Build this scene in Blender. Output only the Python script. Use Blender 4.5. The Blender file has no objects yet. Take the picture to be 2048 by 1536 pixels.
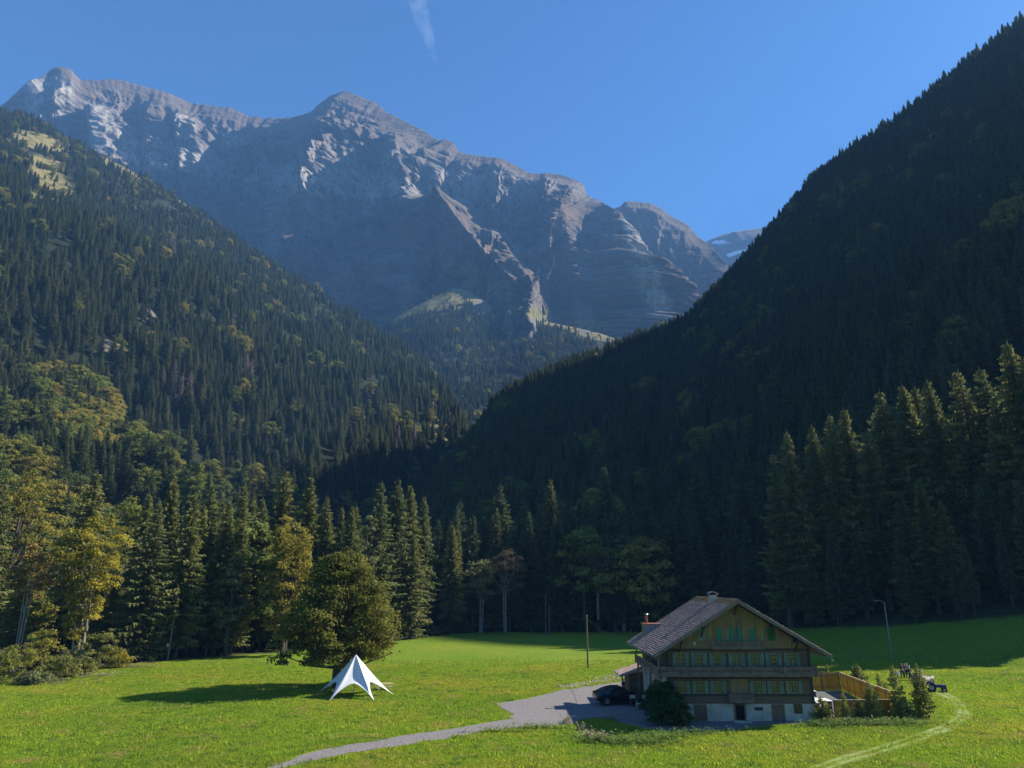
import bpy, bmesh, math, random
import numpy as np
from mathutils import Vector, Matrix
from mathutils.bvhtree import BVHTree
from mathutils.geometry import delaunay_2d_cdt
R = math.radians
rng = np.random.default_rng(7)
random.seed(7)
sc = bpy.context.scene
col = sc.collection
# ------------------------------------------------------------------ camera, world, sun, exposure
CAMH, PITCH, FPX = 12.5, R(16.1), 1384.0
cam = bpy.data.cameras.new('camera'); cam.sensor_width = 36; cam.lens = 36 * FPX / 2048
cam.clip_start = 0.5; cam.clip_end = 30000
camo = bpy.data.objects.new('camera', cam); col.objects.link(camo)
camo.location = (0, 0, CAMH); camo.rotation_euler = (R(90) + PITCH, 0, 0)
sc.camera = camo
SUN_AZ, SUN_EL = R(69.0), R(36.3)          # azimuth measured from +Y towards +X
SUN = Vector((math.sin(SUN_AZ) * math.cos(SUN_EL), math.cos(SUN_AZ) * math.cos(SUN_EL), math.sin(SUN_EL)))
w = bpy.data.worlds.new('World'); sc.world = w; w.use_nodes = True
nt = w.node_tree; nt.nodes.clear()
sky = nt.nodes.new('ShaderNodeTexSky'); sky.sky_type = 'NISHITA'; sky.sun_disc = False
sky.sun_elevation = SUN_EL; sky.sun_rotation = SUN_AZ
sky.altitude = 1200; sky.air_density = 1.0; sky.dust_density = 0.9; sky.ozone_density = 6.0
bg = nt.nodes.new('ShaderNodeBackground'); bg.inputs['Strength'].default_value = 0.055
wo = nt.nodes.new('ShaderNodeOutputWorld')
tn = nt.nodes.new('ShaderNodeMix'); tn.data_type = 'RGBA'; tn.blend_type = 'MULTIPLY'; tn.inputs[0].default_value = 1; tn.inputs[7].default_value = (.47, .84, 1.12, 1)
nt.links.new(sky.outputs[0], tn.inputs[6]); nt.links.new(tn.outputs[2], bg.inputs['Color']); nt.links.new(bg.outputs[0], wo.inputs['Surface'])
sl = bpy.data.lights.new('sun', 'SUN'); sl.energy = 5.0; sl.angle = R(0.5); sl.color = (1.0, 0.93, 0.82)
so = bpy.data.objects.new('sun', sl); col.objects.link(so)
so.rotation_euler = SUN.to_track_quat('Z', 'Y').to_euler()
sc.view_settings.view_transform = 'Standard'; sc.view_settings.look = 'None'
sc.view_settings.gamma = 1; sc.view_settings.exposure = 1.5; sc.view_settings.use_curve_mapping = False
sc.cycles.max_bounces = 6; sc.cycles.diffuse_bounces = 2; sc.cycles.glossy_bounces = 2
sc.cycles.transmission_bounces = 3; sc.cycles.transparent_max_bounces = 8; sc.cycles.volume_bounces = 0
sc.cycles.use_denoising = True

# ------------------------------------------------------------------ camera maths (pixels of the 2048x1536 photograph)
CP, SP = math.cos(PITCH), math.sin(PITCH)
def ray(px, py):
    u = (768 - py) / FPX
    return (px - 1024) / FPX, CP - SP * u, SP + CP * u
def at(px, py, D):                      # the point on that sight line at distance y = D
    x, y, z = ray(px, py); k = D / y
    return (x * k, D, CAMH + z * k)
def gp(px, py, z=0.0):                  # the point on that sight line at height z
    x, y, zz = ray(px, py); k = (z - CAMH) / zz
    return (x * k, y * k, z)
def proj(P):
    P = np.asarray(P, float); x, y, z = P[..., 0], P[..., 1], P[..., 2] - CAMH
    zc = np.maximum(y * CP + z * SP, 0.01); uc = -y * SP + z * CP
    return 1024 + FPX * x / zc, 768 - FPX * uc / zc, zc

# ------------------------------------------------------------------ noise
def _h(i, j, k, s):
    n = (i * 374761393 + j * 668265263 + k * 2147483647 + s * 974634777) & 0xffffffff
    n = ((n ^ (n >> 13)) * 1274126177) & 0xffffffff
    n = ((n ^ (n >> 16)) * 2246822519) & 0xffffffff
    return ((n ^ (n >> 15)) & 0xffff) / 32767.5 - 1.0
def vn(x, y, z=0.0, s=0):
    x, y, z = np.broadcast_arrays(np.asarray(x, float), np.asarray(y, float), np.asarray(z, float))
    i, j, k = (np.floor(a).astype(np.int64) for a in (x, y, z))
    f = [a - b for a, b in zip((x, y, z), (i, j, k))]
    u, v, t = (a * a * a * (a * (a * 6 - 15) + 10) for a in f)
    def L(dk):
        a = _h(i, j, k + dk, s); b = _h(i + 1, j, k + dk, s); c = _h(i, j + 1, k + dk, s); d = _h(i + 1, j + 1, k + dk, s)
        return (a + (b - a) * u) * (1 - v) + (c + (d - c) * u) * v
    a = L(0); b = L(1)
    return a + (b - a) * t
def fbm(x, y, z=0.0, o=4, s=0, g=.5):
    r = 0; a = 1; q = 0
    for n in range(o):
        r = r + a * vn(x * 2 ** n, y * 2 ** n, z * 2 ** n if not np.isscalar(z) or z else z, s + n * 17); q += a; a *= g
    return r / q
def ridged(x, y, z=0.0, o=4, s=0, g=.5):
    r = 0; a = 1; q = 0
    for n in range(o):
        r = r + a * (1 - 2 * np.abs(vn(x * 2 ** n, y * 2 ** n, z * 2 ** n if not np.isscalar(z) or z else z, s + n * 13))); q += a; a *= g
    return r / q
def sm(a, b, x):
    t = np.clip((np.asarray(x, float) - a) / (b - a), 0, 1); return t * t * (3 - 2 * t)

# ------------------------------------------------------------------ materials
def _n(nt, t, **kw):
    n = nt.nodes.new(t)
    for k, v in kw.items():
        if k in n.inputs.keys(): n.inputs[k].default_value = v
        else: setattr(n, k, v)
    return n
def mixc(nt, fac, a, b, mode='MIX'):
    m = nt.nodes.new('ShaderNodeMix'); m.data_type = 'RGBA'; m.blend_type = mode
    for sock, v in ((m.inputs[0], fac), (m.inputs[6], a), (m.inputs[7], b)):
        if hasattr(v, 'is_output'): nt.links.new(v, sock)
        elif isinstance(v, (int, float)): sock.default_value = v
        else: sock.default_value = (*v, 1)
    return m.outputs[2]
def ramp(nt, fac, stops):
    r = nt.nodes.new('ShaderNodeValToRGB')
    while len(r.color_ramp.elements) < len(stops): r.color_ramp.elements.new(.5)
    while len(r.color_ramp.elements) > len(stops): r.color_ramp.elements.remove(r.color_ramp.elements[-1])
    for e, (p, c) in zip(r.color_ramp.elements, stops):
        e.position = p; e.color = (*c, 1) if not isinstance(c, (int, float)) else (c, c, c, 1)
    nt.links.new(fac, r.inputs[0]); return r.outputs[0]
def noise(nt, scale, vec=None, detail=4, rough=.55, stretch=None):
    n = nt.nodes.new('ShaderNodeTexNoise'); n.inputs['Scale'].default_value = scale
    n.inputs['Detail'].default_value = detail; n.inputs['Roughness'].default_value = rough
    if stretch:
        m = nt.nodes.new('ShaderNodeMapping'); m.inputs['Scale'].default_value = stretch
        nt.links.new(vec, m.inputs[0]); vec = m.outputs[0]
    if vec is not None: nt.links.new(vec, n.inputs['Vector'])
    return n.outputs['Fac']
def newmat(name):
    m = bpy.data.materials.new(name); m.use_nodes = True; nt = m.node_tree
    return m, nt, nt.nodes['Principled BSDF']
def simple(name, c1, c2=None, scale=3, rough=.8, bump=0, metal=0, stretch=None, spec=.3, detail=4):
    m, nt, b = newmat(name); tc = nt.nodes.new('ShaderNodeTexCoord')
    b.inputs['Roughness'].default_value = rough; b.inputs['Metallic'].default_value = metal
    b.inputs['Specular IOR Level'].default_value = spec
    c2 = c2 or tuple(v * .7 for v in c1)
    f = noise(nt, scale, tc.outputs['Object'], detail, .6, stretch or (1, 1, 1))
    nt.links.new(ramp(nt, f, [(.32, c1), (.68, c2)]), b.inputs['Base Color'])
    if bump:
        bn = nt.nodes.new('ShaderNodeBump'); bn.inputs['Strength'].default_value = .6; bn.inputs['Distance'].default_value = bump
        nt.links.new(f, bn.inputs['Height']); nt.links.new(bn.outputs[0], b.inputs['Normal'])
    return m
def leafmat(name, cols, transl=.35, tint=.5, dead=None, rough=.75, field=None):
    """cols: colours along the per-tree random value; face attribute 'tint' gives leaf to leaf variation"""
    m, nt, b = newmat(name)
    oi = nt.nodes.new('ShaderNodeObjectInfo')
    stops = [(i / max(1, len(cols) - 1) * .9, c) for i, c in enumerate(cols)]
    if dead: stops[-1] = (.990, stops[-1][1]); stops.append((.997, dead))
    c = ramp(nt, oi.outputs['Random'], stops)
    if field:                     # the meadow's own patches, from where each tuft grows
        for sc_, col_, lo, hi in field: c = mixc(nt, ramp(nt, noise(nt, sc_, oi.outputs['Location'], 3, .6), [(lo, 0), (hi, 1)]), c, col_)
    at_ = nt.nodes.new('ShaderNodeAttribute'); at_.attribute_name = 'tint'
    h = nt.nodes.new('ShaderNodeHueSaturation')
    mr = nt.nodes.new('ShaderNodeMapRange'); mr.inputs[3].default_value = 1 - tint; mr.inputs[4].default_value = 1 + tint
    nt.links.new(at_.outputs['Fac'], mr.inputs[0]); nt.links.new(mr.outputs[0], h.inputs['Value'])
    mr2 = nt.nodes.new('ShaderNodeMapRange'); mr2.inputs[3].default_value = .515; mr2.inputs[4].default_value = .485
    nt.links.new(at_.outputs['Fac'], mr2.inputs[0]); nt.links.new(mr2.outputs[0], h.inputs['Hue'])
    nt.links.new(c, h.inputs['Color'])
    nt.links.new(h.outputs[0], b.inputs['Base Color']); b.inputs['Roughness'].default_value = rough
    b.inputs['Specular IOR Level'].default_value = .25
    t = nt.nodes.new('ShaderNodeBsdfTranslucent'); nt.links.new(h.outputs[0], t.inputs['Color'])
    mx = nt.nodes.new('ShaderNodeMixShader'); mx.inputs[0].default_value = transl
    nt.links.new(b.outputs[0], mx.inputs[1]); nt.links.new(t.outputs[0], mx.inputs[2])
    nt.links.new(mx.outputs[0], nt.nodes['Material Output'].inputs['Surface'])
    return m

# ------------------------------------------------------------------ mesh helpers
def link(name, me, parent=None, loc=None, rot=None, kind=None):
    o = bpy.data.objects.new(name, me); col.objects.link(o)
    if parent is not None: o.parent = parent
    if loc is not None: o.location = loc
    if rot is not None: o.rotation_euler = rot
    if kind: o['kind'] = kind
    return o
def tag(o, label, cat, group=None):
    o['label'] = label; o['category'] = cat
    if group: o['group'] = group
    return o
def thing(name, label, cat, loc=(0, 0, 0), rz=0, group=None):
    o = link(name, None, None, loc, (0, 0, rz)); o.empty_display_size = .3
    return tag(o, label, cat, group)
def npmesh(name, V, F, mat=None, smooth=False, attrs=None, fattrs=None):
    """V (n,3); F (m,3) or (m,4)"""
    V = np.asarray(V, np.float32).reshape(-1, 3); F = np.array(F, np.int32)
    me = bpy.data.meshes.new(name); me.vertices.add(len(V)); me.vertices.foreach_set('co', V.ravel())
    k = F.shape[1]; me.loops.add(F.size); me.loops.foreach_set('vertex_index', F.ravel())
    me.polygons.add(len(F)); me.polygons.foreach_set('loop_start', np.arange(0, F.size, k, dtype=np.int32))
    me.polygons.foreach_set('loop_total', np.full(len(F), k, np.int32))
    if smooth: me.polygons.foreach_set('use_smooth', np.ones(len(F), bool))
    me.update(calc_edges=True); me.validate()
    for n, a in (attrs or {}).items():
        t = me.attributes.new(n, 'FLOAT', 'POINT'); t.data.foreach_set('value', np.asarray(a, np.float32).ravel())
    for n, a in (fattrs or {}).items():
        t = me.attributes.new(n, 'FLOAT', 'FACE'); t.data.foreach_set('value', np.asarray(a, np.float32).ravel())
    if mat: me.materials.append(mat)
    return me
def gridmesh(name, P, mat, attrs=None, smooth=True, flip=False):
    nv, nu = P.shape[:2]; idx = np.arange(nv * nu).reshape(nv, nu)
    a, b, c, d = idx[:-1, :-1], idx[:-1, 1:], idx[1:, 1:], idx[1:, :-1]
    F = np.stack([a, d, c, b] if flip else [a, b, c, d], -1).reshape(-1, 4)
    return npmesh(name, P.reshape(-1, 3), F, mat, smooth, attrs)
class MB:
    def __init__(s): s.v = []; s.f = []
    def add(s, vs, fs, M=None):
        n = len(s.v)
        s.v += [tuple(M @ Vector(p)) if M else tuple(p) for p in vs]; s.f += [tuple(i + n for i in f) for f in fs]
        return s
    def box(s, x0, x1, y0, y1, z0, z1, M=None):
        return s.add([(x0, y0, z0), (x1, y0, z0), (x1, y1, z0), (x0, y1, z0), (x0, y0, z1), (x1, y0, z1), (x1, y1, z1), (x0, y1, z1)],
                     [(0, 3, 2, 1), (4, 5, 6, 7), (0, 1, 5, 4), (1, 2, 6, 5), (2, 3, 7, 6), (3, 0, 4, 7)], M)
    def bar(s, a, b, w, h=None, roll=0):
        a, b = Vector(a), Vector(b); d = b - a; L = d.length; h = h or w
        M = Matrix.Translation(a) @ d.to_track_quat('X', 'Z').to_matrix().to_4x4() @ Matrix.Rotation(roll, 4, 'X')
        return s.box(0, L, -w / 2, w / 2, -h / 2, h / 2, M)
    def tube(s, pts, rad, n=8, cap=True):
        pts = [Vector(p) for p in pts]; rad = rad if hasattr(rad, '__len__') else [rad] * len(pts)
        base = len(s.v)
        for i, p in enumerate(pts):
            d = (pts[min(i + 1, len(pts) - 1)] - pts[max(i - 1, 0)]).normalized()
            q = d.to_track_quat('Z', 'Y')
            for k in range(n):
                a = 2 * math.pi * k / n
                s.v.append(tuple(p + q @ Vector((math.cos(a) * rad[i], math.sin(a) * rad[i], 0))))
        for i in range(len(pts) - 1):
            for k in range(n):
                a = base + i * n + k; b = base + i * n + (k + 1) % n
                s.f.append((a, b, b + n, a + n))
        if cap:
            s.f.append(tuple(base + k for k in reversed(range(n)))); e = base + (len(pts) - 1) * n
            s.f.append(tuple(e + k for k in range(n)))
        return s
    def prism(s, poly, y0, y1, M=None):        # poly in (x,z), extruded along y
        n = len(poly)
        return s.add([(x, y0, z) for x, z in poly] + [(x, y1, z) for x, z in poly],
                     [tuple(range(n)), tuple(reversed(range(n, 2 * n)))] + [(i, i + n, (i + 1) % n + n, (i + 1) % n) for i in range(n)], M)
    def build(s, name, mat, parent=None, smooth=False, kind=None, loc=None, bevel=0, rot=None):
        me = bpy.data.meshes.new(name); me.from_pydata(s.v, [], s.f); me.update()
        if mat: me.materials.append(mat)
        if smooth: me.polygons.foreach_set('use_smooth', [True] * len(me.polygons))
        bm = bmesh.new(); bm.from_mesh(me); bmesh.ops.recalc_face_normals(bm, faces=bm.faces)
        if bevel: bmesh.ops.bevel(bm, geom=bm.edges[:], offset=bevel, segments=2, affect='EDGES', profile=.6)
        bm.to_mesh(me); bm.free()
        return link(name, me, parent, loc, rot, kind)
def copy_tree(o, loc=None, rz=None, scale=None, label=None, parent=None):
    c = o.copy(); col.objects.link(c)
    if parent is not None: c.parent = parent
    if loc is not None: c.location = loc
    if rz is not None: c.rotation_euler = (c.rotation_euler[0], c.rotation_euler[1], rz)
    if scale is not None: c.scale = (scale,) * 3 if isinstance(scale, (int, float)) else scale
    if label: c['label'] = label
    for ch in KIDS.get(o.name, ()):
        copy_tree(ch, parent=c)
    return c
KIDS = {}
def kids(o):
    KIDS[o.name] = [c for c in bpy.data.objects if c.parent == o]
    for c in KIDS[o.name]: kids(c)
    return o

# ------------------------------------------------------------------ ground height
def GH(x, y):
    x = np.asarray(x, float); y = np.asarray(y, float)
    h = .22 * fbm(x / 26, y / 26, 0, 3, 3) * sm(48, 75, np.hypot(x, y))
    s = .93 * x + .37 * y - 112
    s1 = np.where(s > 0, np.sqrt(s * s + 16) - 4, 0)
    h = h + .28 * np.minimum(s1, 30) + .25 * np.clip(s1 - 30, 0, 120)
    h = h + 7.5 * sm(150, 240, y) * sm(-55, -110, x)
    h = h - 1.3 * sm(98, 125, y) * sm(-62, -82, x) * (1 - sm(150, 200, y))
    h = h * (1 - .9 * sm(1, 0, np.maximum(np.abs(x - 21.5) / 13, np.abs(y - 78) / 12)))   # levelled house plot
    far = sm(600, 3000, np.hypot(x, y))
    return h * (1 - far) - 2 * far
def g(x, y): return float(GH(x, y))

# ------------------------------------------------------------------ lofted hills
def resamp(A, n, smooth=0):
    A = np.array(A, float); d = np.r_[0, np.cumsum(np.linalg.norm(np.diff(A[:, :3], axis=0), axis=1))]
    t = np.linspace(0, d[-1], n); out = np.stack([np.interp(t, d, A[:, k]) for k in range(A.shape[1])], 1)
    return out
def resamp2(A, B, n):
    A = np.array(A, float); B = np.array(B, float)
    d = np.r_[0, np.cumsum(.6 * np.linalg.norm(np.diff(A, axis=0), axis=1) + .4 * np.linalg.norm(np.diff(B, axis=0), axis=1))]
    t = np.linspace(0, d[-1], n)
    f = lambda M: np.stack([np.interp(t, d, M[:, k]) for k in range(3)], 1)
    a, b = f(A), f(B)
    ker = np.array([1, 2, 3, 2, 1]) / 9
    for M in (a, b):
        for k in range(3):
            M[:, k] = np.convolve(np.pad(M[:, k], 2, mode='edge'), ker, 'valid')
    return a, b
def hill(top, foot, nu, nv, amp, wl, seed, power=1.0, back=260):
    a, b = resamp2(top, foot, nu)
    v = np.linspace(0, 1, nv)[:, None, None]
    P = b[None] + (a - b)[None] * v
    P[..., 2] = b[None, :, 2] + (a - b)[None, :, 2] * (v[..., 0] ** power)
    e = sm(0, .12, v[..., 0]) * (1 - .85 * sm(.82, 1, v[..., 0]))
    d = (ridged(P[..., 0] / wl, P[..., 1] / wl * .6, P[..., 2] / wl * .35, 4, seed) * .7 + fbm(P[..., 0] / wl * .5, P[..., 1] / wl * .5, 0, 3, seed + 5)) * amp * e
    P[..., 2] += d
    bk = []
    out = (a - b); out[:, 2] = 0; out /= np.maximum(np.linalg.norm(out, axis=1)[:, None], 1)
    for k, (dd, dz) in enumerate(((.25, .06), (.6, .35), (1, .8))):
        q = P[-1] + out * back * dd; q[:, 2] = P[-1][:, 2] * (1 - dz); bk.append(q)
    return P, np.concatenate([P, np.array(bk)], 0)
# ================================================================== THE LAND
# ---- materials of the land
def mat_ground():
    m, nt, b = newmat('meadow_ground'); tc = nt.nodes.new('ShaderNodeTexCoord'); O = tc.outputs['Object']
    n1 = noise(nt, .045, O, 5, .6); n2 = noise(nt, .35, O, 4, .6); n3 = noise(nt, 3.2, O, 3, .65); n4 = noise(nt, 11, O, 2, .7)
    c = ramp(nt, n1, [(.3, (.12, .225, .012)), (.5, (.17, .265, .013)), (.7, (.26, .29, .02))])
    c = mixc(nt, ramp(nt, n2, [(.45, 0), (.75, .8)]), c, (.175, .19, .020))
    c = mixc(nt, ramp(nt, n2, [(.25, .7), (.45, 0)]), c, (.08, .155, .010))
    c = mixc(nt, ramp(nt, n3, [(.38, .85), (.56, 0)]), c, (.06, .115, .009))
    c = mixc(nt, ramp(nt, n4, [(.58, 0), (.75, .55)]), c, (.17, .24, .045))
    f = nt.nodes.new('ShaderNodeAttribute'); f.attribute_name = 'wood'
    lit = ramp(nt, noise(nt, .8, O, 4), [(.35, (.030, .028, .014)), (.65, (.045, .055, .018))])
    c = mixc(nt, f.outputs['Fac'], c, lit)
    d = nt.nodes.new('ShaderNodeAttribute'); d.attribute_name = 'dry'
    c = mixc(nt, d.outputs['Fac'], c, ramp(nt, n3, [(.3, (.07, .08, .03)), (.7, (.16, .15, .07))]))
    st_ = noise(nt, .5, O, 3, .6, (.10, 1.4, 1)); c = mixc(nt, ramp(nt, st_, [(.52, 0), (.72, .35)]), c, (.20, .20, .05))
    nt.links.new(c, b.inputs['Base Color']); b.inputs['Roughness'].default_value = .9; b.inputs['Specular IOR Level'].default_value = .1
    bn = nt.nodes.new('ShaderNodeBump'); bn.inputs['Strength'].default_value = .9; bn.inputs['Distance'].default_value = .22
    bn2 = nt.nodes.new('ShaderNodeBump'); bn2.inputs['Strength'].default_value = .8; bn2.inputs['Distance'].default_value = .08
    nt.links.new(n3, bn.inputs['Height']); nt.links.new(n4, bn2.inputs['Height'])
    nt.links.new(bn.outputs[0], bn2.inputs['Normal']); nt.links.new(bn2.outputs[0], b.inputs['Normal'])
    return m
def mat_slope():
    m, nt, b = newmat('forest_slope'); tc = nt.nodes.new('ShaderNodeTexCoord'); O = tc.outputs['Object']
    c = ramp(nt, noise(nt, .03, O, 6, .65), [(.3, (.014, .018, .010)), (.6, (.026, .032, .014)), (.75, (.036, .038, .020))])
    f = nt.nodes.new('ShaderNodeAttribute'); f.attribute_name = 'clear'
    gr = ramp(nt, noise(nt, .06, O, 6, .7), [(.3, (.07, .075, .025)), (.5, (.18, .155, .06)), (.7, (.27, .21, .10))])
    c = mixc(nt, f.outputs['Fac'], c, gr)
    r = nt.nodes.new('ShaderNodeAttribute'); r.attribute_name = 'rock'
    rk = ramp(nt, noise(nt, .15, O, 6, .75), [(.35, (.06, .055, .045)), (.5, (.15, .135, .12)), (.65, (.26, .23, .21))])
    c = mixc(nt, r.outputs['Fac'], c, rk)
    nt.links.new(c, b.inputs['Base Color']); b.inputs['Roughness'].default_value = .95; b.inputs['Specular IOR Level'].default_value = .1
    bn = nt.nodes.new('ShaderNodeBump'); bn.inputs['Strength'].default_value = .8; bn.inputs['Distance'].default_value = 4
    nt.links.new(noise(nt, .09, O, 6, .7), bn.inputs['Height']); nt.links.new(bn.outputs[0], b.inputs['Normal'])
    return m
def mat_rock(name, pale=1.0):
    m, nt, b = newmat(name); tc = nt.nodes.new('ShaderNodeTexCoord'); O = tc.outputs['Object']
    big = noise(nt, .0022, O, 6, .6, (1, 1, 2.2)); st = noise(nt, .02, O, 7, .7, (.16, .16, 1.6)); fine = noise(nt, .045, O, 8, .75, (1, 1, .35))
    c = ramp(nt, st, [(.3, (.050, .045, .042)), (.43, (.11, .10, .09)), (.52, (.19, .17, .155)), (.6, (.085, .076, .07)), (.7, (.15, .13, .115))])
    c = mixc(nt, ramp(nt, big, [(.42, 0), (.6, .75)]), c, (.155, .100, .068))
    c = mixc(nt, ramp(nt, big, [(.3, .75), (.45, 0)]), c, (.22 * pale, .22 * pale, .225 * pale))
    c = mixc(nt, ramp(nt, fine, [(.36, .55), (.55, 0)]), c, (.040, .037, .037))
    c = mixc(nt, ramp(nt, noise(nt, .006, O, 5, .65, (1, 1, .5)), [(.38, .75), (.5, 0)]), c, (.06, .052, .046))
    wa = nt.nodes.new('ShaderNodeAttribute'); wa.attribute_name = 'warm'
    c = mixc(nt, wa.outputs['Fac'], c, ramp(nt, st, [(.35, (.06, .046, .036)), (.5, (.15, .115, .09)), (.62, (.095, .073, .058))]))
    pa = nt.nodes.new('ShaderNodeAttribute'); pa.attribute_name = 'pale'
    c = mixc(nt, pa.outputs['Fac'], c, ramp(nt, fine, [(.38, (.10, .09, .08)), (.5, (.27, .245, .22)), (.62, (.38, .33, .28))]))
    ge = nt.nodes.new('ShaderNodeNewGeometry'); sp = nt.nodes.new('ShaderNodeSeparateXYZ'); nt.links.new(ge.outputs['Normal'], sp.inputs[0])
    gm = nt.nodes.new('ShaderNodeMath'); gm.operation = 'ADD'; nt.links.new(sp.outputs[2], gm.inputs[0])
    nf = nt.nodes.new('ShaderNodeMath'); nf.operation = 'MULTIPLY_ADD'; nt.links.new(fine, nf.inputs[0]); nf.inputs[1].default_value = .5; nf.inputs[2].default_value = -.25
    nt.links.new(nf.outputs[0], gm.inputs[1])
    gcol = ramp(nt, noise(nt, .01, O, 5, .6), [(.35, (.10, .095, .045)), (.65, (.17, .13, .085))])
    c = mixc(nt, ramp(nt, gm.outputs[0], [(.62, 0), (.8, .85)]), c, gcol)
    al = nt.nodes.new('ShaderNodeAttribute'); al.attribute_name = 'alp'
    c = mixc(nt, al.outputs['Fac'], c, ramp(nt, noise(nt, .03, O, 5, .7), [(.35, (.08, .09, .035)), (.55, (.20, .18, .08)), (.7, (.25, .20, .11))]))
    nt.links.new(c, b.inputs['Base Color']); b.inputs['Roughness'].default_value = .95; b.inputs['Specular IOR Level'].default_value = .1
    bn = nt.nodes.new('ShaderNodeBump'); bn.inputs['Strength'].default_value = .9; bn.inputs['Distance'].default_value = 6
    bn2 = nt.nodes.new('ShaderNodeBump'); bn2.inputs['Strength'].default_value = .9; bn2.inputs['Distance'].default_value = 16
    nt.links.new(fine, bn.inputs['Height']); nt.links.new(st, bn2.inputs['Height'])
    nt.links.new(bn2.outputs[0], bn.inputs['Normal']); nt.links.new(bn.outputs[0], b.inputs['Normal'])
    return m
M_GROUND, M_SLOPE, M_ROCK, M_ROCKFAR = mat_ground(), mat_slope(), mat_rock('limestone'), mat_rock('far_limestone', .9)

# ---- the forest edge round the meadow, anticlockwise from the left (world x, y)
EDGE = np.array([(-150, 96), (-95, 93), (-80.4, 98), (-70, 111), (-62.5, 119.5), (-55.5, 127), (-48, 135), (-42, 141), (-35, 153), (-26, 168),
                 (-17, 188), (-5, 197), (25, 198), (50, 197), (60, 185), (66, 170), (73, 160), (80, 151), (88, 143), (97, 135), (107, 124), (119, 111), (133, 97), (160, 75), (200, 40)], float)
def edge_y(x): return np.interp(x, EDGE[:, 0], EDGE[:, 1])

# ---- valley floor: one sheet to the horizon
def axis(a, b, st, lo, hi):
    c = np.arange(a, b + st / 2, st); L = []; R_ = []; s = st; p = a
    while p > lo: s *= 1.22; p -= s; L.append(max(p, lo))
    s = st; p = b
    while p < hi: s *= 1.22; p += s; R_.append(min(p, hi))
    return np.r_[L[::-1], c, R_]
gx, gy = axis(-110, 125, 1.0, -5800, 5800), axis(40, 215, 1.0, -900, 6900)
X, Y = np.meshgrid(gx, gy); Z = GH(X, Y)
dd = Y - edge_y(X)
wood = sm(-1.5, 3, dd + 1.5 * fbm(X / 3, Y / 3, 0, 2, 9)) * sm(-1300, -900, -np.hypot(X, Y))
dry = np.zeros_like(X)
def near_path(pts, wd, soft):
    d = np.full(X.shape, 1e9)
    for (x0, y0), (x1, y1) in zip(pts[:-1], pts[1:]):
        vx, vy = x1 - x0, y1 - y0; t = np.clip(((X - x0) * vx + (Y - y0) * vy) / (vx * vx + vy * vy), 0, 1)
        d = np.minimum(d, np.hypot(X - x0 - t * vx, Y - y0 - t * vy))
    return 1 - sm(wd, wd + soft, d + .6 * fbm(X / 2, Y / 2, 0, 2, 4))
GP = lambda L: [gp(*p)[:2] for p in L]
dry = np.maximum(dry, .5 * near_path(GP([(0, 1402), (140, 1376), (300, 1345)]), .5, 1.2))
dry = np.maximum(dry, .8 * sm(-1, 2, dd + 2) * (1 - sm(1, 4, dd)) * (X < -58) * (Y < 140))
dry = np.maximum(dry, .3 * near_path([(82, 112), (100, 108)], 3, 6))
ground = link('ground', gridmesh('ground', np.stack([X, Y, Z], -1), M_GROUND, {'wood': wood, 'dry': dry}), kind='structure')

# ---- hills
def A(L): return [at(*p) for p in L]
# the shaded right-hand hill: foot and crest pairs
rt = A([(800, 1040, 430), (850, 1000, 520), (900, 950, 580), (955, 885, 640), (1000, 812, 720), (1100, 762, 800), (1200, 724, 850), (1290, 684, 860), (1345, 670, 860), (1390, 640, 860),
        (1450, 582, 850), (1560, 455, 820), (1640, 365, 800), (1700, 320, 780), (1850, 218, 700), (1960, 122, 640), (2048, 60, 560)]) + \
     [(560, 530, 538), (640, 500, 536), (690, 455, 562), (730, 424, 569), (752, 388, 466), (728, 362, 426), (680, 322, 380), (660, 275, 320), (650, 225, 200), (640, 170, 60)]  # unseen crest past the frame, shaped so its shadow edge crosses the meadow
rf = [(-95, 420, -2), (-80, 330, -2), (-60, 262, -2), (-32, 215, -2), (-18, 209, -2), (0, 207, -2), (20, 207, -2), (35, 206, -2), (48, 203, -2), (56, 198, -2), (64, 190, -1),
      (72, 178, 0), (79, 170, 1), (86, 162, 2), (100, 150, 4), (112, 140, 5), (124, 130, 5), (136, 121, 4), (148, 112, 5), (160, 104, 5), (170, 96, 5), (180, 88, 5), (190, 78, 5), (205, 65, 4), (225, 45, 3), (260, 20, 2), (300, -20, 0)]
RH, RHb = hill(rt, rf, 200, 110, 16, 210, 11, 1.08)
# the sunlit forested left-hand hill
lt = A([(-800, 420, 900), (-420, 260, 1200), (-200, 200, 1330), (0, 232, 1350), (45, 236, 1350), (90, 255, 1350), (130, 282, 1350), (190, 308, 1350), (250, 335, 1350), (330, 382, 1350), (400, 425, 1350),
        (500, 497, 1300), (600, 560, 1300), (700, 625, 1250), (790, 690, 1200), (850, 730, 1130), (882, 785, 1050), (905, 825, 1000), (930, 862, 950), (948, 915, 880), (952, 970, 800), (960, 1020, 700)])
lf = [(-900, 100, 0), (-600, 150, 0), (-430, 200, 0), (-380, 240, 0), (-350, 260, 0), (-330, 280, 0), (-310, 300, 0), (-290, 310, 0), (-270, 330, 0), (-250, 340, 0), (-230, 350, 0), (-210, 360, 0),
      (-190, 370, 0), (-170, 380, 0), (-150, 390, 0), (-140, 400, 0), (-130, 410, 0), (-122, 420, 0), (-115, 430, 0), (-108, 440, 0), (-100, 450, 0), (-90, 480, 0)]
LH, LHb = hill(lt, lf, 240, 150, 58, 300, 23, 1.0)
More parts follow.
